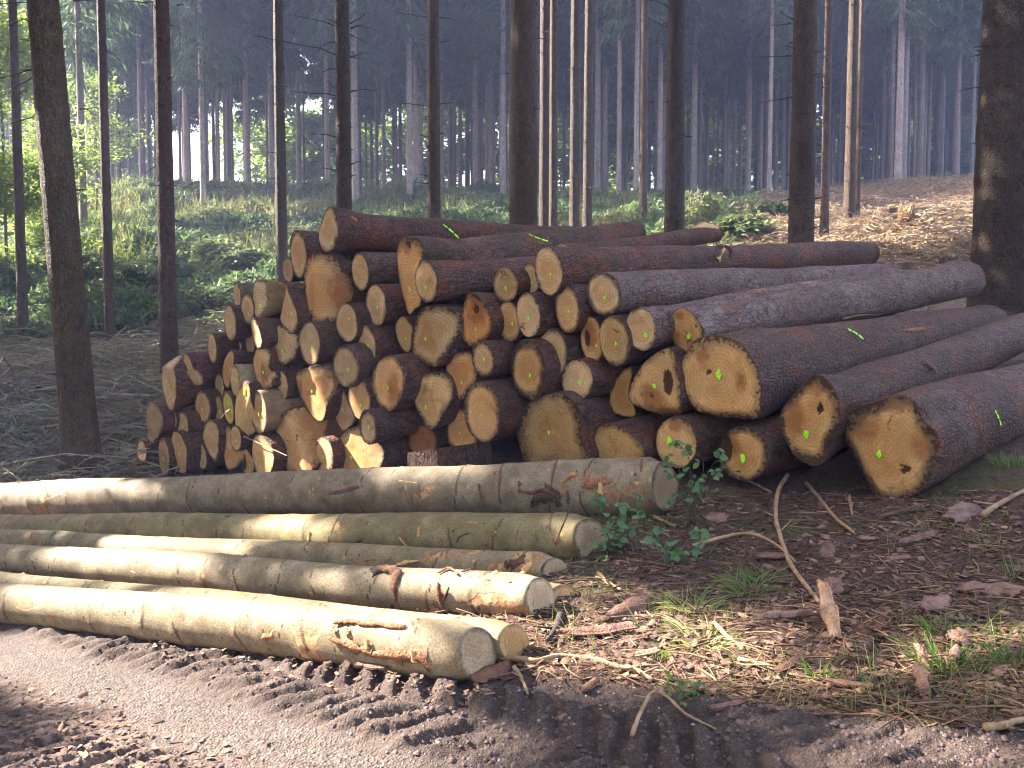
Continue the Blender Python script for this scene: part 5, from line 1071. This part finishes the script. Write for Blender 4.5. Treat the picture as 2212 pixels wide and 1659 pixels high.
# ---------------------------------------------------------------- single things on the ground
def gp(c, x, y, lift=0.0):
    o = {'G': (1512, 972), 'H': (1224, 1226.9), 'I': (1635.84, 1226.9), 'E': (720, 1226.9), 'A': (936, 972), '8': (1635.84, 792), 'K': (1635.84, 288), 'J': (0, 396), 'L': (0, 684), 'm': (504, 1008)}.get(c, (0, 0)); k = .2604 if c != 'D' else 1
    p = hit(o[0] + x * k, o[1] + y * k); p[2] = float(ground(p[0], p[1])[0] if np.ndim(ground(p[0], p[1])) else ground(p[0], p[1])) + lift; return p
GSK = 'sticks and fallen branches on the ground'
def stick(label, c, pts, r, mat='stick', lifts=None, cat='stick', name='fallen_branch', side=True, taper=.55):
    P = [gp(c, px, py, r * 1.1 + (lifts[i_] if lifts else 0)) for i_, (px, py) in enumerate(pts)]
    n = max(8, len(P) * 6); S = spline(P, n); gg = np.random.default_rng(int(pts[0][0] * 7 + pts[0][1])); S[1:-1] += gg.normal(0, r * .08, (n - 2, 3))
    base = P[0]; mb = MB(); rad = np.linspace(r, r * taper, n) * (1 + .05 * np.sin(np.arange(n) * 1.1 + pts[0][0])); mb.add(*tube(S - base, rad, 8), a=0)
    if side and r > .008:
        for k_ in range(2):
            q = S[int(n * gg.uniform(.3, .85))] - base; e = q + unit(gg.normal(0, 1, 3) * [1, 1, .25] + [0, 0, .35]) * r * gg.uniform(3, 7); mb.add(*tube(spline([q, e], 3), [r * .4, r * .3, r * .2], 5), a=.6)
    o = mb.build(name, M[mat], loc=base); tag(o, label, cat, GSK); return o
stick('bowed stick curving down from the pile across the litter', 'G', [(725,285),(650,400),(626,600),(680,820),(750,980),(870,1150),(992,1307)], .019, lifts=[.05,.04,.03,.02,.0,0,0])
stick('straight knotty stick slanting out from under the second butt', 'G', [(880,300),(1000,440),(1120,590),(1272,722)], .018)
stick('arched pale stick crossing the bowed one', 'G', [(-60,815),(200,777),(400,775),(560,810),(680,880),(790,950)], .013, lifts=[0,.03,.05,.04,.03,0])
stick('stick leaning on the round dark-topped end', 'G', [(270,195),(420,285),(590,365)], .014)
stick('short pale stub of wood below the angular butt', 'G', [(1238,400),(1262,560)], .015)
stick('dark forked twig lying left of the bowed stick', 'G', [(60,905),(180,765),(480,575),(880,462)], .009, 'deadbranch')
stick('long thin white straw slanting below the angular butt', 'G', [(1690,458),(1900,600),(2160,745)], .0045, 'straw', name='straw_stem', cat='straw')
stick('thin arching twig in front of the angular butt', 'G', [(1090,470),(1200,420),(1330,385),(1480,420),(1600,470)], .005, 'deadbranch', lifts=[0,.05,.07,.04,0])
stick('long sunlit crooked branch lying right of the nearest log', 'E', [(1385,790),(1560,800),(1700,805),(1900,772),(2250,808)], .017)
stick('pale broken branch continuing from the crooked sunlit one', 'H', [(250,800),(400,845),(560,905),(712,982)], .016)
stick('short pale stick in the sunny litter', 'H', [(1222,488),(1350,620),(1465,722)], .014)
stick('peeled stick lying flat right of the sunny litter', 'H', [(1425,778),(1700,838)], .011)
stick('wishbone-shaped grey twig at the edge of the mud', 'H', [(540,1440),(620,1290),(680,1200),(740,1152),(830,1165),(1000,1280),(1235,1372)], .009, lifts=[0,.03,.05,.05,.03,.01,0])
stick('thick pale stick reaching in at the right below the angular butt', '8', [(1870,1265),(2020,1170),(2240,1050)], .022)
stick('grey branch rising beside the angular butt at the right', '8', [(1990,660),(2110,540),(2180,420),(2250,330)], .016, 'twig', lifts=[0,.05,.15,.25])
stick('smooth pinkish stick at the lower right corner', 'I', [(1890,1380),(2050,1345),(2240,1300)], .017)
stick('stick with white broken tip under the bramble', 'H', [(262,72),(350,150),(455,212)], .016)
stick('stout twig with pale cut end beside the farthest roadside log', 'A', [(1835,575),(1920,620),(2000,665)], .016)
stick('thick dark root-like stick below the rotten log end', 'A', [(1055,1420),(1020,1530),(940,1640)], .022, 'deadbranch')
stick('thin stick leaning over the low split log end', 'A', [(1010,1120),(1075,1020),(1140,925)], .007, 'straw', lifts=[.25,.30,.36], side=False)
stick('pale splinter standing in the sunlit litter near the nearest log', 'E', [(1500,850),(1560,960),(1615,1080)], .011)
stick('pale curved bone-like branch standing left of the pile\'s foot', 'L', [(1065,1080),(1045,950),(1045,880),(1085,800)], .03, 'twig', lifts=[0,.0,.0,.0], side=False)
stick('straight branch propped beside the bone-like one', 'L', [(1075,990),(1210,840)], .024, 'twig')
stick('fallen branch lying across the brash behind the leaning spruce', 'L', [(0,1160),(250,1110),(540,1050)], .03, 'twig')
stick('arched branch in the brash beside the reddish spruce', 'L', [(930,480),(1040,425),(1150,405),(1250,440),(1300,480)], .03, 'twig', lifts=[0,.1,.15,.1,0])
stick('second arched branch just below the other', 'L', [(1020,540),(1090,495),(1190,475),(1260,510)], .028, 'twig', lifts=[0,.1,.12,0])
stick('long thin branch lying in front of the leaning spruce\'s left side', 'L', [(0,905),(160,890),(290,930),(350,970)], .022, 'twig', lifts=[0,.08,.08,0])
stick('bare bough pointing up between two slim trunks at the left', 'J', [(965,950),(1080,905),(1215,862)], .035, 'deadbranch', lifts=[.1,.2,.35])
stick('pale bough stub curving over the left brash heap', 'L', [(245,310),(280,380),(300,470)], .03, 'twig', lifts=[.25,.15,0])
stick('whitish bough curving down beside the leaning spruce', 'L', [(430,340),(462,400),(460,500)], .03, 'twig', lifts=[.25,.15,0])
stick('bright dead branch arching against the massive trunk', 'K', [(1600,870),(1640,800),(1700,765),(1740,762)], .03, 'straw', lifts=[0,.1,.2,.2])
stick('thin white stick lying on the brown slope right of the slender pinkish trunk', 'K', [(600,502),(695,488)], .03, 'straw')

# slabs of bark
GK = 'slabs of bark shed on the ground'
def slab(label, c, px, py, ln, wd, rotz, curl=.5, colr=(1, 1, 1), lift=.0, tiltx=0.0, pitch=0.0, name='bark_piece', seed=0):
    n, m = 16, 9; gg = np.random.default_rng(seed); s_ = np.linspace(-.5, .5, n); w_ = np.linspace(-.5, .5, m); S, W_ = np.meshgrid(s_, w_, indexing='ij')
    prof = .62 + .38 * np.sin(PI * np.clip(S + .5, .04, .96)) ** .6 + .75 * (fbm(S * 7 + seed, W_ * 0 + np.sign(W_) * 3, 4, 3) - .5)
    a = W_ * curl * 2.2; R_ = wd / (curl * 2.2)
    ex = ln * (S + .38 * (vn(W_ * 6 + seed, np.sign(S) * 3, 6) - .5) * np.abs(S) ** 1.5)
    X_ = ex; Y_ = np.sin(a) * R_ * prof; Z_ = (np.cos(a) - math.cos(curl * 1.1)) * R_ + .10 * ln * curl * (S ** 2) + .012 * (fbm(S * 7 + seed, W_ * 4, 8, 3) - .5) * ln * 2
    top = np.stack([X_, Y_, Z_], -1).reshape(-1, 3); th = .006 + .01 * wd; bot = top - [0, 0, th]
    i = np.arange(n - 1)[:, None] * m; j = np.arange(m - 1)[None]; q = np.stack([i + j, i + j + m, i + j + m + 1, i + j + 1], -1).reshape(-1, 4); N_ = n * m
    ring = list(range(m)) + [k_ * m + m - 1 for k_ in range(1, n)] + [(n - 1) * m + k_ for k_ in range(m - 2, -1, -1)] + [k_ * m for k_ in range(n - 2, 0, -1)]
    e = [(ring[k_], ring[(k_ + 1) % len(ring)], ring[(k_ + 1) % len(ring)] + N_, ring[k_] + N_) for k_ in range(len(ring))]
    p = gp(c, px, py, lift); V = np.vstack([top, bot]); 
    gxx = (gz(p[0] + .2, p[1]) - gz(p[0] - .2, p[1])) / .4; gyy = (gz(p[0], p[1] + .2) - gz(p[0], p[1] - .2)) / .4
    nz = Vector((-gxx, -gyy, 1)).normalized(); xa = Vector((1, 0, gxx)).normalized(); ya = nz.cross(xa); rot = Matrix((xa, ya, nz)).transposed() @ Matrix.Rotation(rotz, 3, 'Z') @ Matrix.Rotation(tiltx, 3, 'X') @ Matrix.Rotation(pitch, 3, 'Y')
    V = V @ np.array(rot).T
    o = mk(name, V, [np.concatenate([q[:, ::-1], q + N_, np.array(e)])], M['slab'], None, True, loc=(p[0], p[1], p[2] + .004), attrs={'tint': np.clip((fbm(top[:, 0] * 14 + seed, top[:, 1] * 14, 2, 3).tolist() + [.8] * N_), 0, 1) * .5})
    o.color = (*colr, 1); tag(o, label, 'bark', GK); return o
R_ = math.radians
slab('dark bark slab with a ragged sunny upper edge right of the roadside logs', 'H', 510, 390, .36, .12, R_(48), .6, (.8,.6,.6), .03, .5, seed=1)
slab('thick reddish bark slab lying level below the ragged one', 'H', 250, 565, .36, .11, R_(2), .8, (.95,.7,.72), .02, seed=2)
slab('tall grey-tan bark slab standing upright in the litter at the right', 'I', 590, 520, .34, .075, R_(80), .5, (1.7,1.45,1.15), .08, .0, -.6, seed=3)
slab('small bark flake just above the tall grey-tan slab', 'I', 640, 215, .11, .09, R_(60), .4, (1.3,1.05,1.1), .03, 0, -.6, seed=4)
slab('curved purple-grey bark slab left of the tall grey-tan one', 'I', 260, 425, .22, .065, R_(-12), .9, (.95,.85,.9), .02, .3, seed=5)
slab('long curled bark slab with a pale upper rim near the angular butt', 'G', 1800, 785, .27, .07, R_(16), 1.0, (1.2,.95,.95), .03, .4, seed=6)
slab('broad torn bark sheet below the angular butt at the right', '8', 1690, 1260, .34, .15, R_(40), .5, (1.2,1.0,1.05), .03, .5, seed=7)
slab('narrow ridged bark strip below the angular butt', '8', 1200, 1240, .40, .05, R_(16), .7, (.75,.6,.6), .02, seed=8)
slab('bark flake with notched tip below the bowed stick', 'G', 1060, 880, .13, .08, R_(70), .5, (1.0,.8,.82), .03, 0, -.6, seed=9)
slab('pinkish forked bark flake in the moss', 'G', 1395, 770, .13, .06, R_(-55), .4, (1.5,1.2,1.25), .02, seed=10)
slab('pointed bark piece under the arched pale stick', 'G', 590, 910, .20, .08, R_(-35), .5, (.9,.7,.7), .02, .2, seed=11)
slab('wide bark flake beside the bramble leaves', 'G', 150, 590, .17, .12, R_(-40), .4, (1.1,.9,.92), .02, .4, seed=12)
slab('banded bark roll lying in the big grass tuft', 'I', 1640, 780, .13, .055, R_(60), 1.1, (1.4,1.15,1.15), .03, seed=13)
slab('crumpled bark piece behind the big grass tuft', 'I', 1680, 640, .15, .10, R_(55), .5, (1.4,1.05,1.05), .03, .4, seed=14)
slab('upright tan bark stub left of the big grass tuft', 'I', 1375, 850, .14, .045, R_(85), .6, (1.6,1.2,1.1), .04, .0, -.7, seed=15)
slab('lower tan bark stub with a crumbly foot', 'I', 1360, 1040, .14, .055, R_(80), .6, (1.6,1.25,1.1), .04, .0, -.7, seed=16)
slab('broad bark slab lying on the slope at the right edge', 'I', 1930, 220, .30, .11, R_(-38), .4, (1.2,.98,1.0), .02, .3, seed=17)
slab('mauve bark flake with a bent corner on the right slope', 'I', 1460, 370, .19, .10, R_(28), .6, (1.35,1.1,1.15), .03, .4, seed=18)
slab('thin tan bark strip below the tall grey-tan slab', 'I', 745, 1030, .21, .045, R_(-38), .5, (1.3,1.05,.9), .02, seed=19)
slab('rusty bark strip sticking up at the litter\'s lower edge', 'I', 260, 850, .22, .04, R_(38), .5, (.9,.6,.55), .02, .3, seed=20)
slab('reddish bark flake lying in the mud near the wishbone twig', 'H', 1330, 1180, .16, .04, R_(10), .9, (.75,.55,.6), .015, seed=21)
slab('torn bark scrap under the end of the nearest log', 'E', 1300, 930, .22, .10, R_(40), .7, (1.0,.65,.5), .02, .3, seed=22)
slab('dark bark piece half sunk in the mud below the nearest log', 'E', 350, 860, .20, .07, R_(-30), .6, (.85,.7,.7), .02, seed=23)
slab('loose bark flap lifted off the mossy roadside log', 'm', 920, 600, .26, .07, R_(25), .8, (.7,.6,.65), .42, .3, seed=24)
slab('thick square-cut wood chunk in the sunny litter', 'E', 2120, 1030, .11, .05, R_(50), 1.1, (1.5,1.1,.9), .02, seed=25)
slab('pale rounded wood chip in the sunny litter', 'H', 650, 740, .13, .06, R_(15), .6, (2.2,1.9,1.6), .02, seed=26)
for i_ in range(150):
    u = random.uniform(1130, 2240); v = random.uniform(1120, 1560)
    p = hit(u, v)
    if road(p[0], p[1])[4] > .4 and random.random() < .8: continue
    slab('small reddish flake of shed bark among the litter', 'D', u, v, random.uniform(.04, .07 + .10 * random.random() ** 2), random.uniform(.02, .065), random.uniform(0, 6.28), random.uniform(.3, 1.1), random.choice([(1, .8, .8), (1.25, 1.02, 1.05), (.8, .6, .6), (1.4, 1.1, .95), (.6, .45, .45), (1.0, .85, .88)]), .0, random.uniform(-.3, .3), seed=100 + i_)

# tree stump in front of the pile and stumps on the slope
def stump(label, p, r, h, cut=(1, 1, 1), barkc=(1, 1, 1), tilt=.12, moss=False, mat='trunk', name='tree_stump', jag=0.0):
    root = tag(empty(name, p), label, 'stump'); n = 40; th = np.arange(n) * 2 * PI / n; rings = []
    zt = h + tilt * r * np.cos(th) - (.14 * r * np.sin(th) if moss else 0) + jag * (vn(th * 3, th * 0, 7) - .3)
    pr = 1 + .10 * (fbm(np.cos(th) * 2.4 + r, np.sin(th) * 2.4, 3, 3) - .5) * 2
    for k_ in range(14):
        f = k_ / 13; rr_ = r * pr * (1 + .22 * (1 - f) ** 3) * (1 + .045 * (fbm(np.cos(th) * 9 + f * 2, np.sin(th) * 9, 4, 3) - .5)); rings.append(np.stack([rr_ * np.cos(th), rr_ * np.sin(th), -.25 + (zt + .25) * f], 1))
    V = np.concatenate(rings); i = np.arange(13)[:, None] * n; j = np.arange(n)[None]; k2 = (j + 1) % n; Q = np.stack([i + j, i + k2, i + n + k2, i + n + j], -1).reshape(-1, 4)
    o = mk('bark_side', V, [Q], M[mat], root); o.color = (*barkc, 1)
    C = [[0, 0, h]]; ed = [0]
    for k_ in range(1, 6):
        f = k_ / 5 * .99; C += list(np.stack([r * pr * f * np.cos(th), r * pr * f * np.sin(th), h + (zt - h) * f + .012 * (vn(np.cos(th) * 3 * f, np.sin(th) * 3 * f, 5) - .5) - .003], 1)); ed += [k_ / 5] * n
    t3 = [(0, 1 + jj, 1 + (jj + 1) % n) for jj in range(n)]; q = [(1 + a * n + jj, 1 + (a + 1) * n + jj, 1 + (a + 1) * n + (jj + 1) % n, 1 + a * n + (jj + 1) % n) for a in range(4) for jj in range(n)]
    o = mk('cut_face', C, [q, t3], M['fresh'], root, attrs={'edge': ed}); o.color = (*cut, 1)
    if moss:
        gg = np.random.default_rng(5); m_ = 900; a = gg.normal(-.75, .33, m_); zz = gg.uniform(-.02, .22, m_) * (1 - np.abs(a + .75)); rr_ = r * 1.07 + gg.uniform(0, .03, m_); Cc = np.stack([rr_ * np.cos(a), rr_ * np.sin(a), zz], 1)
        A = unit(gg.normal(0, .6, (m_, 3)) + np.stack([np.cos(a), np.sin(a), a * 0 + .3], 1)) * .035; V, Q = cards(Cc, A, unit(np.cross(A, gg.normal(0, 1, (m_, 3)))), .012); mk('moss_patch', V, [Q], M['moss'], root, attrs={'tint': np.zeros(len(V))})
    return root
p = at(975, 1010, 8.75); stump('broad sawn tree stump with moss in front of the log pile', (p[0], p[1], gz(p[0], p[1])), .385, at(975, 966, 8.75)[2] - gz(p[0], p[1]), (.5, .36, .3), (.6, .42, .4), .13, True)
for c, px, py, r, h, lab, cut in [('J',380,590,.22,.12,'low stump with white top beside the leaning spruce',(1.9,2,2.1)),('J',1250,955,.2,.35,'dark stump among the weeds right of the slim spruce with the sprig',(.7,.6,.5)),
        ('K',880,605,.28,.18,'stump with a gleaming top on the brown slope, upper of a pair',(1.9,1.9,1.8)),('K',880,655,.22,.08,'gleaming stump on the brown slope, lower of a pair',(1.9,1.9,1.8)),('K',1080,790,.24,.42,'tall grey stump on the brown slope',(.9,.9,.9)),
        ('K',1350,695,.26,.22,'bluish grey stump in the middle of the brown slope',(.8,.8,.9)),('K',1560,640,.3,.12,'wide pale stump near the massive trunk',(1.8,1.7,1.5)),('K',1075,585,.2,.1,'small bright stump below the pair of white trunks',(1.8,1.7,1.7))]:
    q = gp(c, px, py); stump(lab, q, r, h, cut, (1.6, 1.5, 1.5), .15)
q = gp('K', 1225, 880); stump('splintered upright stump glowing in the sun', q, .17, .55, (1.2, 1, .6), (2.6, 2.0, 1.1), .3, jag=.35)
def short_log(label, c, pts, r, tint, bt):
    a, b = gp(c, *pts[0], r * .8), gp(c, *pts[1], r * .8); root = tag(empty('log_piece', a), label, 'log'); P = spline([a - a, b - a], 8)
    V, Q, T3 = tube(P, r, 20); V, T_ = V[:-2], None; o = mk('bark', V, [Q], M['trunk'], root); o.color = (*bt, 1)
    ax = unit(b - a); e1 = unit(np.cross(ax, [0, 0, 1.])); e2 = np.cross(ax, e1); th = np.arange(20) * 2 * PI / 20; C = [[0, 0, 0]] + list(np.cos(th)[:, None] * e1 * r * .97 + np.sin(th)[:, None] * e2 * r * .97)
    o = mk('cut_face', np.array(C) - ax * .004, [[(0, 1 + k_, 1 + (k_ + 1) % 20) for k_ in range(20)]], M['fresh'], root, attrs={'edge': [0] + [1] * 20}); o.color = (*tint, 1)
short_log('short pale-ended log lying left of the leaning spruce', 'L', [(430,1030),(560,985)], .15, (1.3, 1.35, 1.3), (1.6, 1.5, 1.5))
short_log('thin orange-ended log in the brash at the picture\'s left edge', 'L', [(130,410),(-60,420)], .09, (1.2, .8, .45), (1, .8, .7))

# ---------------------------------------------------------------- brambles, grass tufts, small plants
def leaf(c, d, n, L_, w):
    d = unit(d); n = unit(n - d * np.dot(n, d)); s_ = np.cross(n, d)
    f = [(0, 0, 0), (.3, .42, .05), (.62, .40, .04), (1, 0, -.12), (.62, -.40, .04), (.3, -.42, .05), (.45, 0, -.05)]
    V = np.array([c + d * a * L_ + s_ * b * w + n * e * L_ for a, b, e in f]); return V, [(0, 6, 1), (1, 6, 2), (2, 6, 3), (3, 6, 4), (4, 6, 5), (5, 6, 0)]
def bramble(label, stems, Y, L_=.055, nl=9, seed=0, root_px=None, spread=.07, mat='bramble', name='bramble_plant'):
    gg = np.random.default_rng(seed); base = at(*root_px, Y); base[2] = gz(base[0], base[1]); root = tag(empty(name, base), label, 'plant')
    sm = MB(); lm = MB()
    for st in stems:
        P = [at(u, v, Y + gg.uniform(-.22, .22)) for u, v in st]; P = [base + gg.normal(0, .02, 3)] + P; S = spline(P, 12); sm.add(*tube(S - base, np.linspace(.0035, .002, 12), 5), a=0)
        for _ in range(nl):
            k_ = gg.integers(3, 12); c = S[k_] - base + gg.normal(0, spread * .5, 3)
            for q in range(int(gg.integers(1, 4))):
                d = gg.normal(0, 1, 3) * [1, 1, .45]; n_ = np.array([0, -.35, 1]) + gg.normal(0, .45, 3); l = L_ * gg.uniform(.65, 1.35)
                V, T3 = leaf(c, d, n_, l, l * .85); lm.add(V, T=T3, a=float(np.clip(gg.normal(.15, .2), 0, 1)))
    sm.build('stem', M['deadbranch'], root); lm.build('foliage', M[mat], root, smooth=True)
bramble('bramble with grey-green leaves between the ends of the two far roadside logs', [[(1300,1120),(1290,1075)],[(1335,1110),(1345,1065)],[(1360,1140),(1372,1080)],[(1325,1190),(1310,1150)],[(1340,1215),(1300,1240)],[(1350,1180),(1385,1200)],[(1320,1160),(1290,1180)],[(1330,1240),(1290,1262)]], 6.3, .062, 10, 1, (1345, 1235))
bramble('bramble hanging over the round end right of the farthest roadside log', [[(1490,1000),(1460,950)],[(1520,1010),(1500,965)],[(1530,1020),(1560,985)],[(1500,1030),(1465,1020)],[(1540,1030),(1575,1010)],[(1480,1060),(1450,1075)],[(1510,1050),(1545,1062)],[(1470,1020),(1440,1000)]], 6.75, .058, 7, 2, (1490, 1070))
bramble('loose bramble sprays in the litter below the other two', [[(1410,1150),(1390,1130)],[(1470,1180),(1500,1150)],[(1465,1200),(1450,1240)],[(1490,1200),(1525,1160)],[(1440,1180),(1400,1170)],[(1470,1230),(1460,1250)]], 5.8, .06, 6, 3, (1460, 1225))
bramble('tiny pale green seedling at the edge of the mud', [[(1455,1500),(1440,1492)],[(1480,1495),(1500,1500)],[(1470,1488),(1462,1480)]], float(gp('D',1470,1512)[1]), .034, 8, 4, (1470, 1512), .05, 'grass', 'seedling')
bramble('three-leaved seedling right of the tiny pale green one', [[(1505,1495),(1515,1492)],[(1515,1510),(1530,1518)]], float(gp('D',1512,1515)[1]), .038, 3, 5, (1512, 1515), .04, 'bramble', 'seedling')
bramble('fern-like green sprig under the low split log end', [[(1290,1290),(1280,1310)],[(1310,1300),(1300,1320)],[(1285,1270),(1275,1290)]], 5.45, .03, 12, 6, (1300, 1300), .06, 'weed', 'fern_sprig')
def tuft(label, c, px, py, n, h, spread, dry=.2, lay=.5, seed=0):
    gg = np.random.default_rng(seed); base = gp(c, px, py); mb = MB()
    for _ in range(n):
        a = gg.uniform(0, 2 * PI); r = spread * math.sqrt(gg.uniform(0, 1)); p = np.array([math.cos(a) * r, math.sin(a) * r, 0]); l = h * gg.uniform(.5, 1.2); d = np.array([math.cos(a + gg.normal(0, .5)), math.sin(a + gg.normal(0, .5)), 0]) * lay * gg.uniform(.3, 1.6)
        w = unit(np.cross(d + [0, 0, 1], gg.normal(0, 1, 3))) * .0035; P = [p + d * l * f + np.array([0, 0, l * (f - .55 * lay * f * f)]) for f in (0, .4, .75, 1)]
        V = [];
        for k_, q in enumerate(P): V += [q - w * (1 - k_ * .28), q + w * (1 - k_ * .28)]
        mb.add(V, [(0, 1, 3, 2), (2, 3, 5, 4), (4, 5, 7, 6)], a=float(np.clip(gg.normal(dry, .2), 0, 1)))
    o = mb.build('grass_tuft', M['grass'], loc=base); tag(o, label, 'grass tuft', 'grass tufts in the litter')
for i_, (c, px, py, n, h, s_, dry, lay, lab) in enumerate([('I',1560,830,150,.12,.11,.05,.7,'big fresh green grass tuft at the lower right'),('I',2130,800,70,.11,.08,.05,.7,'fresh grass tuft at the right edge of the ground'),('I',500,930,30,.12,.05,.15,.7,'small thin grass tuft below the tall grey-tan bark slab'),
        ('G',430,1180,100,.16,.14,.4,1.3,'flattened grass tuft left of the tall grey-tan bark slab'),('H',1050,330,80,.15,.13,.6,1.2,'mossy straw-coloured grass tuft above the sunny litter'),('H',1150,620,70,.15,.13,.9,1.3,'dry bleached grass swept flat in the sunny litter'),('I',1510,520,40,.10,.07,.1,.7,'small green tuft beside the mauve bark flake'),
        ('H',760,760,25,.07,.04,.3,.6,'tiny yellow-green tuft in the sunny litter'),('8',2130,830,120,.13,.16,.3,.6,'mossy grass fringe under the angular butt at the right edge'),('H',1600,110,60,.12,.08,.2,.9,'grass tuft beside the foot of the bowed stick')]): tuft(lab, c, px, py, n, h, s_, dry, lay, 30 + i_)

# ---------------------------------------------------------------- haze, sky, sun
hz = bpy.data.materials.new('pale haze'); hz.use_nodes = True; nt = hz.node_tree; nt.nodes.clear(); ho = nt.nodes.new('ShaderNodeOutputMaterial'); pv = nt.nodes.new('ShaderNodeVolumePrincipled')
pv.inputs['Color'].default_value = (.50, .58, 1.0, 1); pv.inputs['Density'].default_value = HAZE; pv.inputs['Anisotropy'].default_value = .25; nt.links.new(pv.outputs[0], ho.inputs['Volume'])
x0, x1, y0, y1, z0, z1 = -75, 75, -12, 118, -9, 40
V = [(a, b, c) for c in (z0, z1) for b in (y0, y1) for a in (x0, x1)]
o = mk('haze', V, [[(0, 2, 3, 1), (4, 5, 7, 6), (0, 1, 5, 4), (2, 6, 7, 3), (0, 4, 6, 2), (1, 3, 7, 5)]], hz, None, False); tag(o, kind='stuff')

w = bpy.data.worlds.new('World'); scene.world = w; w.use_nodes = True; nt = w.node_tree; bgn = nt.nodes['Background']
sky = nt.nodes.new('ShaderNodeTexSky'); sky.sky_type = 'NISHITA'; sky.sun_disc = False; sky.sun_elevation = SUN_EL; sky.sun_rotation = SUN_AZ
sky.air_density = .8; sky.dust_density = 3.5; sky.ozone_density = .4; tn = nt.nodes.new('ShaderNodeMix'); tn.data_type = 'RGBA'; tn.blend_type = 'MULTIPLY'; tn.inputs[0].default_value = 1; tn.inputs[7].default_value = (*SKYTINT, 1); nt.links.new(sky.outputs[0], tn.inputs[6]); nt.links.new(tn.outputs[2], bgn.inputs[0]); bgn.inputs[1].default_value = SKY
ld = bpy.data.lights.new('sun', 'SUN'); ld.energy = SUN; ld.angle = math.radians(.5); ld.color = SUNCOL; lo = bpy.data.objects.new('sun', ld); COL.objects.link(lo)
lo.rotation_euler = Vector(SD.tolist()).to_track_quat('Z', 'Y').to_euler(); lo.location = (-20, 5, 30)
vs = scene.view_settings; scene.display_settings.display_device = 'sRGB'; vs.view_transform = 'Standard'; vs.look = 'None'; vs.exposure = EXPO; vs.gamma = 1; vs.use_curve_mapping = False
cy = scene.cycles; cy.use_denoising = True; cy.max_bounces = 7; cy.diffuse_bounces = 4; cy.glossy_bounces = 2; cy.transmission_bounces = 4; cy.volume_bounces = 1; cy.transparent_max_bounces = 4
cy.filter_width = 1.15; cy.use_adaptive_sampling = True; cy.adaptive_threshold = .02; cy.sample_clamp_indirect = 8
